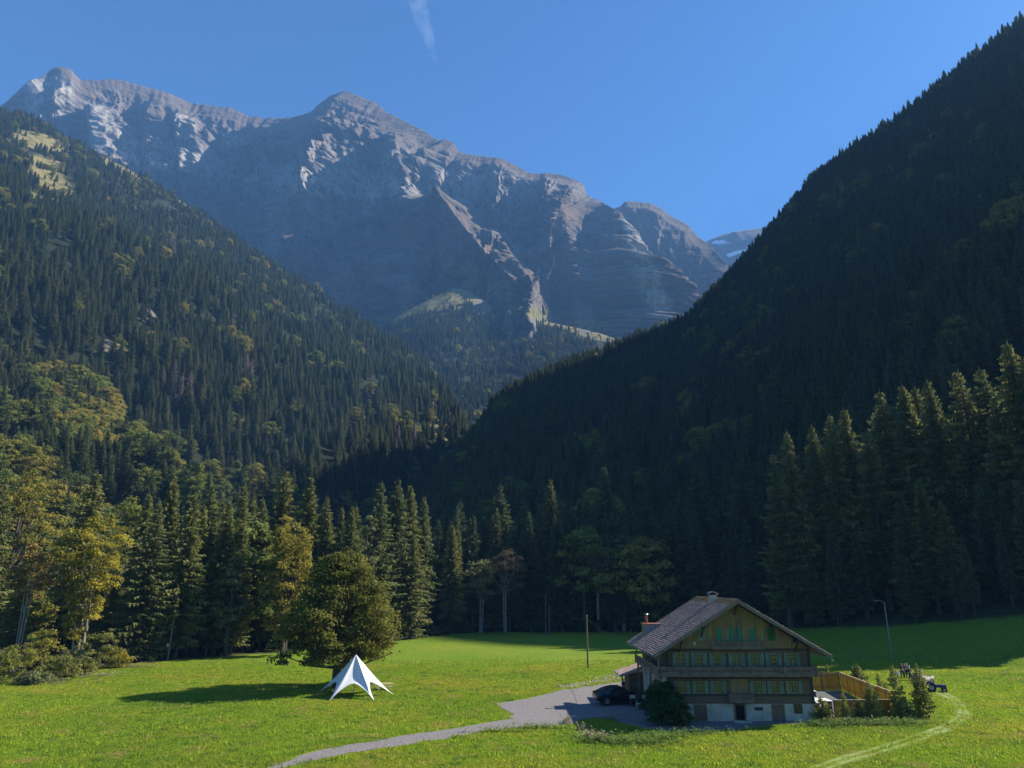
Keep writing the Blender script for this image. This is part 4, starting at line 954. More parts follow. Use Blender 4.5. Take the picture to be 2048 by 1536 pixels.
# ================================================================== GRAVEL, TRACKS
M_GRAVEL = simple('gravel', (.24, .215, .205), (.11, .10, .098), 6, .95, .05, detail=8)
M_PATH = simple('worn_dry_track', (.24, .27, .08), (.17, .22, .04), 2.5, .95, .04, detail=7)
def sheet(name, poly, mat, step, lift, jag=.25, kind='structure'):
    """a thin sheet that follows the ground inside a polygon of world points"""
    P = [Vector(p[:2]) for p in poly]; out = []
    for a, b_ in zip(P, P[1:] + P[:1]):
        n = max(1, int((b_ - a).length / (step * .8)))
        for k in range(n):
            q = a.lerp(b_, k / n); out.append(q + Vector((float(vn(q.x * 1.3, q.y * 1.3, 0, 3)), float(vn(q.x * 1.3, q.y * 1.3, 0, 4)))) * jag)
    xs = [p.x for p in out]; ys = [p.y for p in out]
    gxs, gys = np.meshgrid(np.arange(min(xs), max(xs), step), np.arange(min(ys), max(ys), step))
    pts = out + [Vector((a, b_)) for a, b_ in zip(gxs.ravel(), gys.ravel())]
    n = len(out); v, e, f, *_ = delaunay_2d_cdt(pts, [(i, (i + 1) % n) for i in range(n)], [], 1, 1e-4)
    V = [(p.x, p.y, g(p.x, p.y) + lift) for p in v]
    me = npmesh(name, V, np.array([t for t in f if len(t) == 3]), mat, True)
    return link(name, me, kind=kind)
GW = lambda L: [gp(x, y) for x, y in L]
sheet('gravel_yard', GW([(486, 1548), (560, 1523), (640, 1502), (760, 1479), (860, 1465), (960, 1449), (1008, 1438), (1026, 1427), (1010, 1417), (986, 1408), (1020, 1402), (1060, 1396), (1100, 1386), (1130, 1378), (1180, 1372), (1235, 1366), (1262, 1362),
      (1300, 1372), (1306, 1440), (1400, 1441), (1620, 1441), (1640, 1444), (1600, 1448), (1540, 1451), (1480, 1459), (1400, 1463), (1340, 1463), (1280, 1458), (1245, 1447), (1220, 1436), (1190, 1434), (1160, 1440), (1140, 1449), (1060, 1452), (1000, 1459), (900, 1478), (800, 1493), (700, 1508), (620, 1524), (560, 1540), (540, 1550)]), M_GRAVEL, .55, .03)
def ribbon(name, px, wd, mat, lift=.025):
    P = [Vector(gp(*p)[:2]) for p in px]; L, R_ = [], []
    for i, p in enumerate(P):
        d = (P[min(i + 1, len(P) - 1)] - P[max(i - 1, 0)]).normalized(); n = Vector((-d.y, d.x)); L.append(p + n * wd / 2); R_.append(p - n * wd / 2)
    return sheet(name, L + R_[::-1], mat, .35, lift, .08)
C1 = [(1872, 1384), (1896, 1398), (1912, 1412), (1920, 1424), (1916, 1436), (1900, 1447), (1876, 1458), (1840, 1470), (1800, 1482), (1750, 1497), (1700, 1511), (1640, 1530), (1600, 1548)]
C2 = [(1884, 1383), (1908, 1397), (1926, 1412), (1935, 1426), (1931, 1440), (1914, 1453), (1888, 1465), (1850, 1477), (1808, 1490), (1758, 1505), (1708, 1519), (1660, 1536), (1630, 1550)]
ribbon('worn_track', [((a[0] + b_[0]) / 2, (a[1] + b_[1]) / 2) for a, b_ in zip(C1, C2)], 1.7, simple('thin_worn_grass', (.20, .25, .05), (.13, .20, .02), 2.2, .95, .04, detail=7), .05)
for c in (C1, C2): ribbon('wheel_track', c, .38, M_PATH, .07)
# ---- river bank glimpsed through the trees at the left
sheet('gravel_bank', [(-112, 142), (-100, 140), (-86, 146), (-80, 152), (-92, 158), (-108, 156), (-118, 150)], M_GRAVEL, 1.5, .06)
sheet('far_lawn', [(-122, 170), (-100, 166), (-88, 172), (-100, 186), (-124, 188)], simple('lawn', (.12, .2, .03), (.08, .15, .02), 1, .9), 2, .08)

# ---- rubble and cut wood along the upper edge of the gravel
M_STONE = simple('pale_rubble_stone', (.42, .36, .30), (.26, .22, .19), 5, .9)
ro = np.random.default_rng(3); V = []; F = []
ico = [(0, 0, 1), (.9, 0, .4), (.28, .85, .4), (-.72, .53, .4), (-.72, -.53, .4), (.28, -.85, .4), (.5, .4, -.4), (-.5, .4, -.4), (0, -.6, -.4)]
icf = [(0, 1, 2), (0, 2, 3), (0, 3, 4), (0, 4, 5), (0, 5, 1), (1, 6, 2), (2, 6, 7), (2, 7, 3), (3, 7, 4), (4, 7, 8), (4, 8, 5), (5, 8, 6), (5, 6, 1)]
line = [Vector(gp(*p)) for p in ((1128, 1376), (1165, 1370), (1195, 1364), (1225, 1356), (1252, 1350), (1262, 1348))]
for k in range(2200):
    i = ro.integers(len(line) - 1); p = line[i].lerp(line[i + 1], ro.random()); sp_ = .5 + 1.4 * (i >= 2)
    p = p + Vector((ro.normal(0, .5), ro.normal(0, sp_ * .8), 0)); s = ro.uniform(.04, .13) * (1.9 if ro.random() < .06 else 1); n = len(V); a = ro.uniform(0, 6.28); q = ro.uniform(.6, 1.4, 3)
    for v in ico:
        x, y, z = v[0] * q[0] * s, v[1] * q[1] * s, v[2] * q[2] * s * .7
        V.append((p.x + x * math.cos(a) - y * math.sin(a), p.y + x * math.sin(a) + y * math.cos(a), g(p.x, p.y) + z + s * .2))
    F += [tuple(j + n for j in f) for f in icf]
o = link('rubble', npmesh('rubble', V, F, M_STONE), kind='stuff'); o['label'] = 'pale stone rubble heaped along the upper edge of the gravel yard'; o['category'] = 'rubble'

# ================================================================== STAR TENT
M_TENT, nt, b = newmat('white_tent_fabric'); b.inputs['Base Color'].default_value = (.80, .79, .77, 1); b.inputs['Roughness'].default_value = .7
t_ = nt.nodes.new('ShaderNodeBsdfTranslucent'); t_.inputs['Color'].default_value = (.7, .72, .76, 1); mx = nt.nodes.new('ShaderNodeMixShader'); mx.inputs[0].default_value = .2
nt.links.new(b.outputs[0], mx.inputs[1]); nt.links.new(t_.outputs[0], mx.inputs[2]); nt.links.new(mx.outputs[0], nt.nodes['Material Output'].inputs['Surface'])
TX, TY = -18.25, 86.6; tz = g(TX, TY)
tent = thing('star_tent', 'white six-armed star tent pitched on the meadow in front of the lone linden', 'tent', (TX, TY, tz)); tent.scale = (1.06, 1.06, 1.06)
legs = [R(a) for a in (-113, -49, 6, 62, 118, 175)]; V = []; F = []; NS, NA = 18, 16; ring = 6 * NA
for i in range(6):
    a0, a1 = legs[i], legs[(i + 1) % 6] + (2 * math.pi if i == 5 else 0)
    for k in range(NA):
        u = k / NA; a = a0 + (a1 - a0) * (u + .0); w_ = math.sin(math.pi * u); c_ = (1 - w_) ** 1.0
        re = 2.05 + 2.4 * (1 - w_ ** .42) ; ze = 1.52 * w_ ** .42
        ap = 4.2
        for s in range(NS + 1):
            t = s / NS; r_ = .05 + (re - .05) * t; sag = (1 - t) ** (1.18 + .30 * w_)
            fold = .05 * math.cos(3 * 2 * math.pi * u) * t * (1 - t)
            V.append((math.cos(a) * (r_ + fold), math.sin(a) * (r_ + fold), ze + (ap - ze) * sag))
for i in range(ring):
    for s in range(NS):
        a = i * (NS + 1) + s; b_ = ((i + 1) % ring) * (NS + 1) + s; F.append((a, a + 1, b_ + 1, b_))
o = link('canopy', npmesh('canopy', V, F, M_TENT, True), tent); sd = o.modifiers.new('thick', 'SOLIDIFY'); sd.thickness = .012
MB().tube([(0, 0, -.1), (0, 0, 4.25)], .05, 8).build('pole', M_METAL, tent)
MB().tube([(0, 0, 4.15), (0, 0, 4.32)], [.09, .03], 8).build('pole_cap', M_COPPER, tent)
for a in legs: MB().bar((math.cos(a) * 4.4, math.sin(a) * 4.4, .02), (math.cos(a) * 4.75, math.sin(a) * 4.75, -.12), .05).build('peg', M_METAL, tent)
# picnic set half hidden behind the tent
M_PINE = simple('light_pine', (.62, .48, .28), (.48, .36, .2), 3, .7)
t = thing('picnic_table', 'light wooden picnic table with benches half hidden behind the right side of the tent', 'table', (-15.5, 91.6, g(-15.5, 91.6)), R(8))
for k in range(5): MB().box(-.9, .9, -.4 + k * .16, -.26 + k * .16, .72, .76).build('plank', M_PINE, t)
for y in (-.85, .62): MB().box(-.95, .95, y, y + .24, .42, .47).build('seat', M_PINE, t)
for x in (-.7, .6): MB().bar((x, -.75, 0), (x, -.15, .72), .08).bar((x, .75, 0), (x, .15, .72), .08).box(x - .04, x + .04, -.8, .8, .36, .42).build('leg', M_PINE, t)
o = MB().tube([(0, 0, 0), (.03, 0, .6), (-.06, 0, 1.1), (.1, 0, 1.35), (.2, 0, 1.2)], .035, 6).tube([(0, 0, .7), (.18, 0, .55)], .03, 6).build('hand_pump', M_BEAM, None, loc=(-23.6, 89, g(-23.6, 89)))
tag(o, 'thin dark curved water pump standing on the grass left of the tent', 'pump')

# ================================================================== CARS
M_BLACK = simple('black_car_paint', (.006, .007, .012), (.005, .006, .010), 1, .22, spec=.6)
M_TYRE = simple('tyre_rubber', (.014, .014, .014), (.01, .01, .01), 4, .85)
M_WHITE = simple('white_car_paint', (.7, .7, .7), (.66, .66, .67), 1, .3, spec=.5)
M_CGLASS = simple('car_glass', (.012, .016, .022), (.010, .012, .016), 1, .06, spec=.8)
M_LAMPR = simple('red_lamp', (.28, .02, .02), (.2, .01, .01), 4, .3)
M_LAMPW = simple('clear_lamp', (.6, .6, .6), (.5, .5, .5), 4, .2)
def car(name, label, loc, rzz, paint, s=1.0, coupe=True):
    c = thing(name, label, 'car', loc, rzz); c.scale = (s,) * 3
    # stations along x: (x, half width low, half width belt, z sill, z belt)
    st = [(-2.42, .80, .70, .62, .98), (-2.34, .92, .88, .42, 1.12), (-1.95, .96, .93, .30, 1.16), (-1.0, .97, .95, .26, 1.10), (0, .97, .95, .26, 1.06), (.9, .97, .94, .26, 1.04), (1.45, .97, .90, .28, 1.00), (2.05, .94, .84, .32, .90), (2.34, .84, .72, .42, .78), (2.42, .70, .60, .50, .68)]
    V = []; F = []
    for x, wl, wb, zs, zb in st:
        V += [(x, -wl * .92, zs), (x, -wl, zs + (zb - zs) * .35), (x, -wl * .99, zs + (zb - zs) * .7), (x, -wb, zb), (x, -wb * .55, zb + .05), (x, 0, zb + .065), (x, wb * .55, zb + .05), (x, wb, zb), (x, wl * .99, zs + (zb - zs) * .7), (x, wl, zs + (zb - zs) * .35), (x, wl * .92, zs)]
    n = 11
    for i in range(len(st) - 1):
        for k in range(n): F.append((i * n + k, i * n + (k + 1) % n, (i + 1) * n + (k + 1) % n, (i + 1) * n + k))
    m = MB().add(V, F + [tuple(reversed(range(n))), tuple((len(st) - 1) * n + k for k in range(n))]); o = m.build('body', paint, c, smooth=True)
    # cabin
    if coupe: pr = [(-2.18, 1.10), (-1.35, 1.50), (-.55, 1.64), (.15, 1.62), (1.15, 1.02)]
    else: pr = [(-2.1, 1.10), (-1.95, 1.5), (-.9, 1.62), (.15, 1.6), (1.05, 1.02)]
    base = [(x, .86 if -1.9 < x < 1 else .74, 1.04) for x, z in pr]
    V = []; F = []
    for (x, z), (bx, bw, bz) in zip(pr, base):
        hw = .62 if z > 1.3 else bw
        V += [(x, -bw, min(z, 1.04)), (x, -hw - .03, z - .05 if z > 1.3 else z), (x, -hw * .8, z), (x, hw * .8, z), (x, hw + .03, z - .05 if z > 1.3 else z), (x, bw, min(z, 1.04))]
    for i in range(len(pr) - 1):
        for k in range(5): F.append((i * 6 + k, i * 6 + k + 1, (i + 1) * 6 + k + 1, (i + 1) * 6 + k))
    MB().add(V, F).build('cabin', M_CGLASS, c, smooth=False)
    m = MB()
    for i in range(1, len(pr) - 2):
        (x0, z0), (x1, z1) = pr[i], pr[i + 1]; m.add([(x0, -.60, z0 + .012), (x1, -.60, z1 + .012), (x1, .60, z1 + .012), (x0, .60, z0 + .012), (x0, -.60, z0 - .03), (x1, -.60, z1 - .03), (x1, .60, z1 - .03), (x0, .60, z0 - .03)], [(0, 1, 2, 3), (4, 7, 6, 5), (0, 4, 5, 1), (3, 2, 6, 7), (1, 5, 6, 2), (0, 3, 7, 4)])
    m.build('roof', paint, c)
    for sd in (-1, 1):
        MB().bar((-1.38, sd * .65, 1.46), (-2.15, sd * .80, 1.08), .07).bar((.15, sd * .66, 1.58), (1.12, sd * .85, 1.03), .05).bar((-.5, sd * .665, 1.59), (-.42, sd * .875, 1.05), .05).build('pillar', paint, c)
        for wx in (-1.45, 1.5):
            wh = MB().tube([(wx, sd * .72, .37), (wx, sd * .97, .37)], .37, 18).build('wheel', M_TYRE, c)
            h = MB().tube([(wx, sd * .965, .37), (wx, sd * .985, .37)], .25, 12)
            h.build('rim', M_METAL, wh)
            MB().prism([(wx + .46 * math.cos(t), .37 + .46 * math.sin(t)) for t in np.linspace(0, math.pi, 9)], sd * .955, sd * .975).build('wheel_arch', M_TYRE, c)
        MB().box(2.22, 2.36, sd * .62 - .14, sd * .62 + .14, .66, .76).build('headlight', M_LAMPW, c)
        MB().box(-2.40, -2.30, sd * .66 - .2, sd * .66 + .2, .98, 1.06).build('tail_light', M_LAMPR, c)
        MB().box(.75, .92, sd * .95 - .1, sd * .95 + .1, 1.06, 1.18).build('mirror', paint, c)
        for hx in (-.7, .35): MB().box(hx, hx + .2, sd * .965 - .012, sd * .965 + .012, .90, .93).build('handle', M_METAL, c)
    MB().box(-2.46, -2.42, -.26, .26, .70, .82).build('number_plate', M_LAMPW, c)
    return c
car('parked_car', 'black coupe-shaped SUV parked in the house shadow on the gravel yard', (11.55, 81.6, .03), R(10), M_BLACK, 1.10)
x, y, z = at(131, 1206, 225); zl = land(x, y)
car('parked_car', 'small white car glimpsed between the trees at the far left', (x, y, max(zl, z - .7)), R(185), M_WHITE, 1.15, False)
if z - .7 > zl: o = sheet('car_park', [(x - 9, y - 4), (x + 9, y - 4), (x + 9, y + 7), (x - 9, y + 7)], M_GRAVEL, 3, max(.05, z - .72 - zl))

# ================================================================== POLES AND LAMP
M_POLE = simple('weathered_pole', (.22, .19, .15), (.13, .11, .09), 2, .85, stretch=(4, 4, .4))
M_POLEO = simple('stained_pole', (.24, .17, .08), (.15, .12, .06), 2, .85, stretch=(4, 4, .4))
def pole(name, label, cat, x, y, h, r_, mat, extra=None, lean=(0, 0)):
    t = thing(name, label, cat, (x, y, land(x, y))); MB().tube([(0, 0, -.5), (lean[0], lean[1], h)], [r_, r_ * .7], 8).build('pole', mat, t)
    if extra: extra(t, h)
    return t
def cap_(t, h): MB().tube([(0, 0, h), (0, 0, h + .08)], [.17, .12], 8).build('cap', M_COPPER, t)
pole('utility_pole', 'wooden pole with rusty cap standing alone on the meadow left of the farmhouse', 'pole', 11.6, 113.5, 7.7, .15, M_POLEO, cap_)
x, y, _ = gp(1099, 1271); pole('utility_pole', 'shorter of the twin thin poles in the shade beyond the meadow', 'pole', x, y, 7.6, .13, M_POLE)
x, y, _ = gp(1096, 1271); pole('utility_pole', 'taller left one of the twin thin poles in the shade beyond the meadow', 'pole', x - .5, y + .6, 10.2, .12, M_POLE, lambda t, h: MB().box(-.35, .35, -.05, .05, h - .5, h - .4).build('crossarm', M_POLE, t))
def ins(t, h):
    MB().box(-.6, .6, -.06, .06, h - .5, h - .38).build('crossarm', M_POLE, t)
    for x in (-.5, 0, .5): MB().tube([(x, 0, h - .38), (x, 0, h - .2)], [.05, .03], 6).build('insulator', M_PLASTER, t)
    MB().box(-.35, .0, -.28, -.10, 2.2, 2.75).build('junction_box', M_PLASTER, t)
pole('utility_pole', 'thin pale power pole with a small box at the meadow edge left of the linden', 'pole', -58.2, 125.2, 10.5, .14, M_POLE, ins, (.35, 0))
def lamp(t, h):
    MB().tube([(0, 0, h - .1), (-.5, 0, h + .25), (-1.2, 0, h + .33)], .05, 6).build('arm', M_METAL, t)
    MB().box(-1.75, -1.1, -.14, .14, h + .27, h + .38).build('lamp_head', M_METAL, t, bevel=.02)
lp = pole('street_lamp', 'tall pale street lamp in the shade at the foot of the right forest', 'street lamp', 65.4, 127.5, 9.3, .13, M_METAL, lamp, (0, 0))
# power line from the lone pole to the twin poles
P0, P1 = Vector((11.6, 113.5, g(11.6, 113.5) + 7.5)), Vector((HX - 6, 84, 7)); P2 = Vector((x, y, 7.4))
for a, b_, lb in ((P0, P1, 'sagging thin cable from the lone wooden pole to the farmhouse roof'), (P0, P2, 'sagging thin cable from the lone wooden pole to the twin poles')):
    pts = [a.lerp(b_, k / 14) - Vector((0, 0, 1.6 * 4 * (k / 14) * (1 - k / 14))) for k in range(15)]
    tag(MB().tube(pts, .018, 5).build('power_cable', M_BEAM, None), lb, 'cable')
# fence posts along the shaded forest edge and the left edge
fp = MB().tube([(0, 0, -.3), (0, 0, 1.35)], [.07, .055], 6).build('fence_post', M_POLE, None)
first = True
for px, py, lb in ((957, 1272, 'at the shaded forest edge left of the birches'), (1062, 1272, 'just left of the twin poles'), (1126, 1270, 'right of the twin poles'), (1237, 1270, 'shaded edge above the gravel yard'), (1262, 1268, 'nearest the farmhouse roof on its left'),
                   (1700, 1318, 'in shade right of the roof tip, left one'), (1718, 1318, 'in shade right of the roof tip, right one'), (1813, 1310, 'in shade right of the street lamp'),
                   (285, 1322, 'left of the white container edge'), (312, 1320, 'leaning before the dark spruces'), (411, 1313, 'thin one below the spruces'), (196, 1338, 'among the dry weeds at the left edge'), (63, 1362, 'at the bottom left beside the bushes'), (228, 1330, 'right of the maple')):
    x, y, _ = gp(px, py); loc = (x, y, land(x, y)); lb = 'weathered wooden fence post ' + lb
    if first: o = fp; o.location = loc; first = False
    else: o = fp.copy(); col.objects.link(o); o.location = loc
    tag(o, lb, 'fence post', 'fence posts round the meadow')
x, y, _ = gp(269, 1323); o = thing('container', 'pale blue-white covered trailer under the dark spruces at the left meadow edge', 'trailer', (x, y + 1.5, land(x, y + 1.5)), R(5))
MB().box(-1.5, 1.5, 0, 1.5, .35, 1.35).build('box', simple('pale_blue_sheet', (.42, .5, .55), (.3, .38, .43), 2, .6), o, bevel=.05)
for sx in (-.8, .8): MB().tube([(sx, -.05, .3), (sx, .12, .3)], .3, 10).build('wheel', M_TYRE, o)

# ================================================================== FENCED YARD RIGHT OF THE HOUSE
def reedmat():
    m = leafmat('reed_fence', [(.60, .40, .08), (.52, .32, .07), (.66, .46, .11), (.50, .38, .09)], .55, .3); return m
M_REED = reedmat()
def pfence(name, label, pts, h0, h1, group=None):
    t = thing(name, label, 'fence', (pts[0][0], pts[0][1], g(*pts[0])))
    base = Vector((pts[0][0], pts[0][1], g(*pts[0]))); me = None; cnt = 0
    for (x0, y0), (x1, y1) in zip(pts[:-1], pts[1:]):
        d = Vector((x1 - x0, y1 - y0, 0)); L = d.length; d.normalize(); ang = math.atan2(d.y, d.x); n = int(L / .165)
        for k in range(n):
            p = Vector((x0, y0, 0)) + d * (k + .5) * L / n; hh = (h0 + (h1 - h0) * (k / n)) * random.uniform(.985, 1.015)
            if me is None:
                b0 = MB().box(-.075, .075, -.012, .012, 0, 1).build('plank', M_REED, t); me = b0.data; o = b0
            else: o = link('plank', me, t)
            o.location = Vector((p.x, p.y, g(p.x, p.y) + .05)) - base; o.scale = (1, 1, hh); o.rotation_euler = (0, 0, ang + random.uniform(-.05, .05)); cnt += 1
        n2 = max(1, round(L / 2.3))
        for k in range(n2 + 1):
            p = Vector((x0, y0, 0)) + d * k * L / n2 - base; MB().box(-.05, .05, -.05, .05, 0, h0 + .12).build('post', M_POLE, t, loc=(p.x, p.y, g(p.x + base.x, p.y + base.y) - base.z), rot=(0, 0, ang))
        M = Matrix.Translation((x0 - base.x, y0 - base.y, 0)) @ Matrix.Rotation(ang, 4, 'Z')
        for z in (.45, h0 - .3): MB().box(0, L, -.06, -.02, z, z + .08, M).build('rail', M_POLE, t)
        MB().box(-.02, L + .02, -.06, .05, h0 + .0, h0 + .06, M).build('rail', M_PINE, t)
    return t
pfence('plank_fence', 'tall yellow plank fence closing the back of the yard right of the farmhouse', [(29.2, 91), (39.9, 91)], 2.0, 2.0)
pfence('plank_fence', 'long orange-lit plank fence running along the right side of the yard', [(40.0, 90.8), (38.0, 74.6)], 2.0, 1.9)
pfence('plank_fence', 'low orange plank fence behind the young spruces beside the house corner', [(37.8, 74.4), (31.6, 74.0)], 1.5, 1.5)
M_REDB = simple('red_brown_boards', (.17, .085, .06), (.10, .055, .042), 1.5, .85, stretch=(1, 1, 7))
M_LID = simple('white_lid', (.78, .77, .78), (.68, .68, .7), 2, .7)
def hut(label, x, y, w_, d_, h, lid, name='storage_box'):
    t = thing(name, label, 'storage box', (x, y, g(x, y))); n = max(2, int(h / .2))
    for k in range(n):
        z0, z1 = h * k / n + .008, h * (k + 1) / n - .008; MB().box(0, w_, -.02, .02, z0, z1).build('plank', M_REDB, t)
        MB().box(-.02, .02, .02, d_, z0, z1).build('plank', M_REDB, t)
    MB().box(.02, w_ - .02, .02, d_ - .02, 0, h - .03).build('box_core', M_WALLIN, t)
    if lid: MB().prism([(-.08, h), (w_ + .08, h), (w_ + .08, h + .05), (-.08, h + .05)], -.1, d_ + .1).build('lid', M_LID, t)
    return t
hut('tall red-brown plank hut touching the right wall of the farmhouse', 28.95, 79.0, 1.35, 2.2, 2.5, False)
hut('plank box with broad white lid in the middle of the fenced yard', 30.6, 80.5, 2.0, 2.2, 1.45, True)
hut('low plank box with white lid at the front of the fenced yard', 31.0, 76.8, 1.6, 1.8, 1.05, True)
hut('small box with bright white lid against the house corner', 28.95, 76.0, .9, 1.2, 1.25, True)
o = MB().bar((0, 0, 0), (-.8, 1.2, 1.5), .45, .05).build('white_board', M_LID, None, loc=(31.0, 74.9, .35)); tag(o, 'narrow white board leaning steeply in the front corner of the yard', 'board')
sheet('yard_paving', [(29.1, 74.3), (37.7, 74.8), (39.6, 90.5), (29.3, 90.6)], simple('dark_paving', (.12, .125, .12), (.07, .08, .06), 1.2, .9), .8, .035)

# ================================================================== SHRUBS, YOUNG SPRUCES, WEEDS
YS = [spruce_mesh('young_spruce_crown', 41, H=5, R0=1.35, levels=20, nb=7, bare=.03, seg=4, droop=.15, mat=M_YOUNG, gap=.12, sk=.5),
      spruce_mesh('young_spruce_crown', 42, H=5, R0=1.15, levels=24, nb=7, bare=.03, seg=4, droop=.25, mat=M_YOUNG, gap=.25, sk=.45)]
YT = trunk_mesh('young_spruce_trunk', 4.8, .05, n=5)
for px, py, D, w_, v, lb in ((1640, 1392, 71.6, 1.25, 0, 'squat bushy young spruce at the right corner of the farmhouse'), (1683, 1372, 71.8, .62, 1, 'narrow dark young spruce in front of the white-lidded boxes'), (1712, 1400, 72.4, 1.0, 1, 'short sparse young spruce second from the narrow one'),
                          (1735, 1362, 72.6, 1.1, 0, 'broad young spruce in the middle of the row by the fence'), (1783, 1326, 73, .85, 1, 'tall young spruce with a long bare leader, left of the two tallest'), (1806, 1392, 73.4, 1.0, 0, 'low young spruce squeezed between the two tallest'),
                          (1831, 1326, 73.6, .95, 0, 'tall bushy young spruce at the right end of the row'), (1713, 1326, 94.5, 1.2, 0, 'lone young spruce standing behind the yellow fence'), (1652, 1326, 95.5, .6, 1, 'thin scraggy sapling sticking up behind the left end of the fence'),
                          (1755, 1345, 88, .6, 1, 'small thin sapling outside the right fence'), (1770, 1365, 80, .8, 1, 'slim young spruce outside the fence corner'), (1758, 1385, 75.5, .9, 0, 'low young spruce in front of the fence end')):
    x, y, z, h = top(px, py, D, 1.2); t = tree('young_spruce', lb, 'young tree', (x, y, z), YS[v], YT, (w_ * max(.8, h / 5), w_ * max(.8, h / 5), h / 5), group='young spruces round the fenced yard')
def shrub(name, label, px, py, D, w_, d_, seed, mat, n=40, leaf=.16, nl=90, h=None, shape='dome', br=.55, group=None, cat='shrub'):
    x, y, z, hh = top(px, py, D, .5); h = h or hh
    c, t = leafy_mesh('foliage', seed, h, w_ / 2, h * .04, n, nl, leaf, br, mat, shape, 1, .25, 0, None, .06)
    o = thing(name, label, cat, (x, y, z), 0, group); o.scale = (1, d_, 1); link('foliage', c, o); link('stem', t, o); return o
M_BUSH2 = leafmat('yellowing_bush_leaves', [(.06, .09, .015)], .3, .6)
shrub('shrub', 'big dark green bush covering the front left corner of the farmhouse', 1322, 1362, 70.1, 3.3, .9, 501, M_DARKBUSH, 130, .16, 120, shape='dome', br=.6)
shrub('shrub', 'smaller green bush with yellowing leaves right of the big dark bush before the farmhouse', 1353, 1402, 69.7, 2.3, .9, 502, M_BUSH2, 60, .15, 110, shape='dome', br=.5)
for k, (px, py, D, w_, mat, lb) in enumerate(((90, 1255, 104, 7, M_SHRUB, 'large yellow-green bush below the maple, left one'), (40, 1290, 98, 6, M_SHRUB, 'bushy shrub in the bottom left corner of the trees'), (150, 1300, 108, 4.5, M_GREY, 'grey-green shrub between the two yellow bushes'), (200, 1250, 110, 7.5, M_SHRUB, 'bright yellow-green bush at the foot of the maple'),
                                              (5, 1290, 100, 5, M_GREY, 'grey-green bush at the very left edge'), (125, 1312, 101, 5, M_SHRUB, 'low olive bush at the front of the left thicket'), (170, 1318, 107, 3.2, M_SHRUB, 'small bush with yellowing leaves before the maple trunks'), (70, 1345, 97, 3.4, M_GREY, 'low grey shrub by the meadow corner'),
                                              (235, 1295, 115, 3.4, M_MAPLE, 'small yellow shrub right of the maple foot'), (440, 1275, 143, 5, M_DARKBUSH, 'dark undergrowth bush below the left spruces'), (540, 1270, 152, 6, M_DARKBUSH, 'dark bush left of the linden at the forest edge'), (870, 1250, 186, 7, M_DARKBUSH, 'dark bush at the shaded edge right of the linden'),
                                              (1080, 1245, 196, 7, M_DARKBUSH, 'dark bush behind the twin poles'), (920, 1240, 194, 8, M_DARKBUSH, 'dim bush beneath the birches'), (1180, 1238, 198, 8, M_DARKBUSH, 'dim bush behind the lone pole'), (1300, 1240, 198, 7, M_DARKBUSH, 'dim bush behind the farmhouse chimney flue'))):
    shrub('shrub', lb, px, py, D, w_, .8, 520 + k, mat, 45, .30 if D > 130 else .24, 75, br=.8 if D < 130 else 1.1, group='shrubs along the forest edge')
# weeds: tufts and tall stalks as one uncountable growth
def weeds(name, label, spots, mat, seed, hmax=.6, leaf=.11):
    r = np.random.default_rng(seed); V = []; F = []; T = []
    for px, py, rx, ry, n in spots:
        c = gp(px, py)
        for _ in range(n):
            x, y = c[0] + r.normal(0, rx), c[1] + r.normal(0, ry); z = g(x, y); h = hmax * r.uniform(.3, 1.1)
            for q in range(9):
                a = r.uniform(0, 6.28); t = r.random(); p = np.array((x + r.normal(0, .08), y + r.normal(0, .08), z + h * t)); d = np.array((math.cos(a), math.sin(a), r.uniform(-.3, .7))) * leaf * r.uniform(.7, 1.7)
                s = np.array((-d[1], d[0], 0)) * .35; k = len(V); V += [p, p + d * .5 + s, p + d, p + d * .5 - s]; F.append((k, k + 1, k + 2, k + 3)); T.append(r.uniform(.1, .95))
    o = link(name, npmesh(name, V, F, mat, False, None, {'tint': T}), kind='stuff'); o['label'] = label; return o
M_WEED = leafmat('weed_leaves', [(.13, .21, .03)], .35, .6); M_STRAW = leafmat('dry_stalks', [(.26, .23, .13)], .3, .5)
weeds('weeds', 'lush nettles and weeds at the edge of the house shadow and along the young spruces', [(1290, 1484, 1.6, .9, 420), (1250, 1488, 1.2, .7, 220), (1330, 1476, 1.4, .6, 260), (1190, 1486, .8, .5, 90), (1640, 1452, 1.2, .5, 200), (1700, 1450, 1.6, .5, 260), (1760, 1450, 1.8, .5, 260), (1820, 1448, 1.2, .5, 160), (1080, 1458, 1.5, .25, 140), (1380, 1468, 2.2, .4, 200), (1000, 1466, 1.6, .2, 90)], M_WEED, 5)
weeds('dry_stalks', 'dry straw-coloured stalks standing at the tip of the house shadow and the meadow edge', [(1178, 1478, .5, .4, 60), (1165, 1462, .3, .3, 26), (1205, 1482, .5, .4, 60), (1135, 1446, .3, .5, 30), (215, 1334, 3.5, .8, 260), (150, 1352, 3.5, .8, 260), (60, 1366, 4, .8, 200), (1700, 1446, 2, .3, 40), (1230, 1440, .6, .3, 20)], M_STRAW, 6, .75, .14)

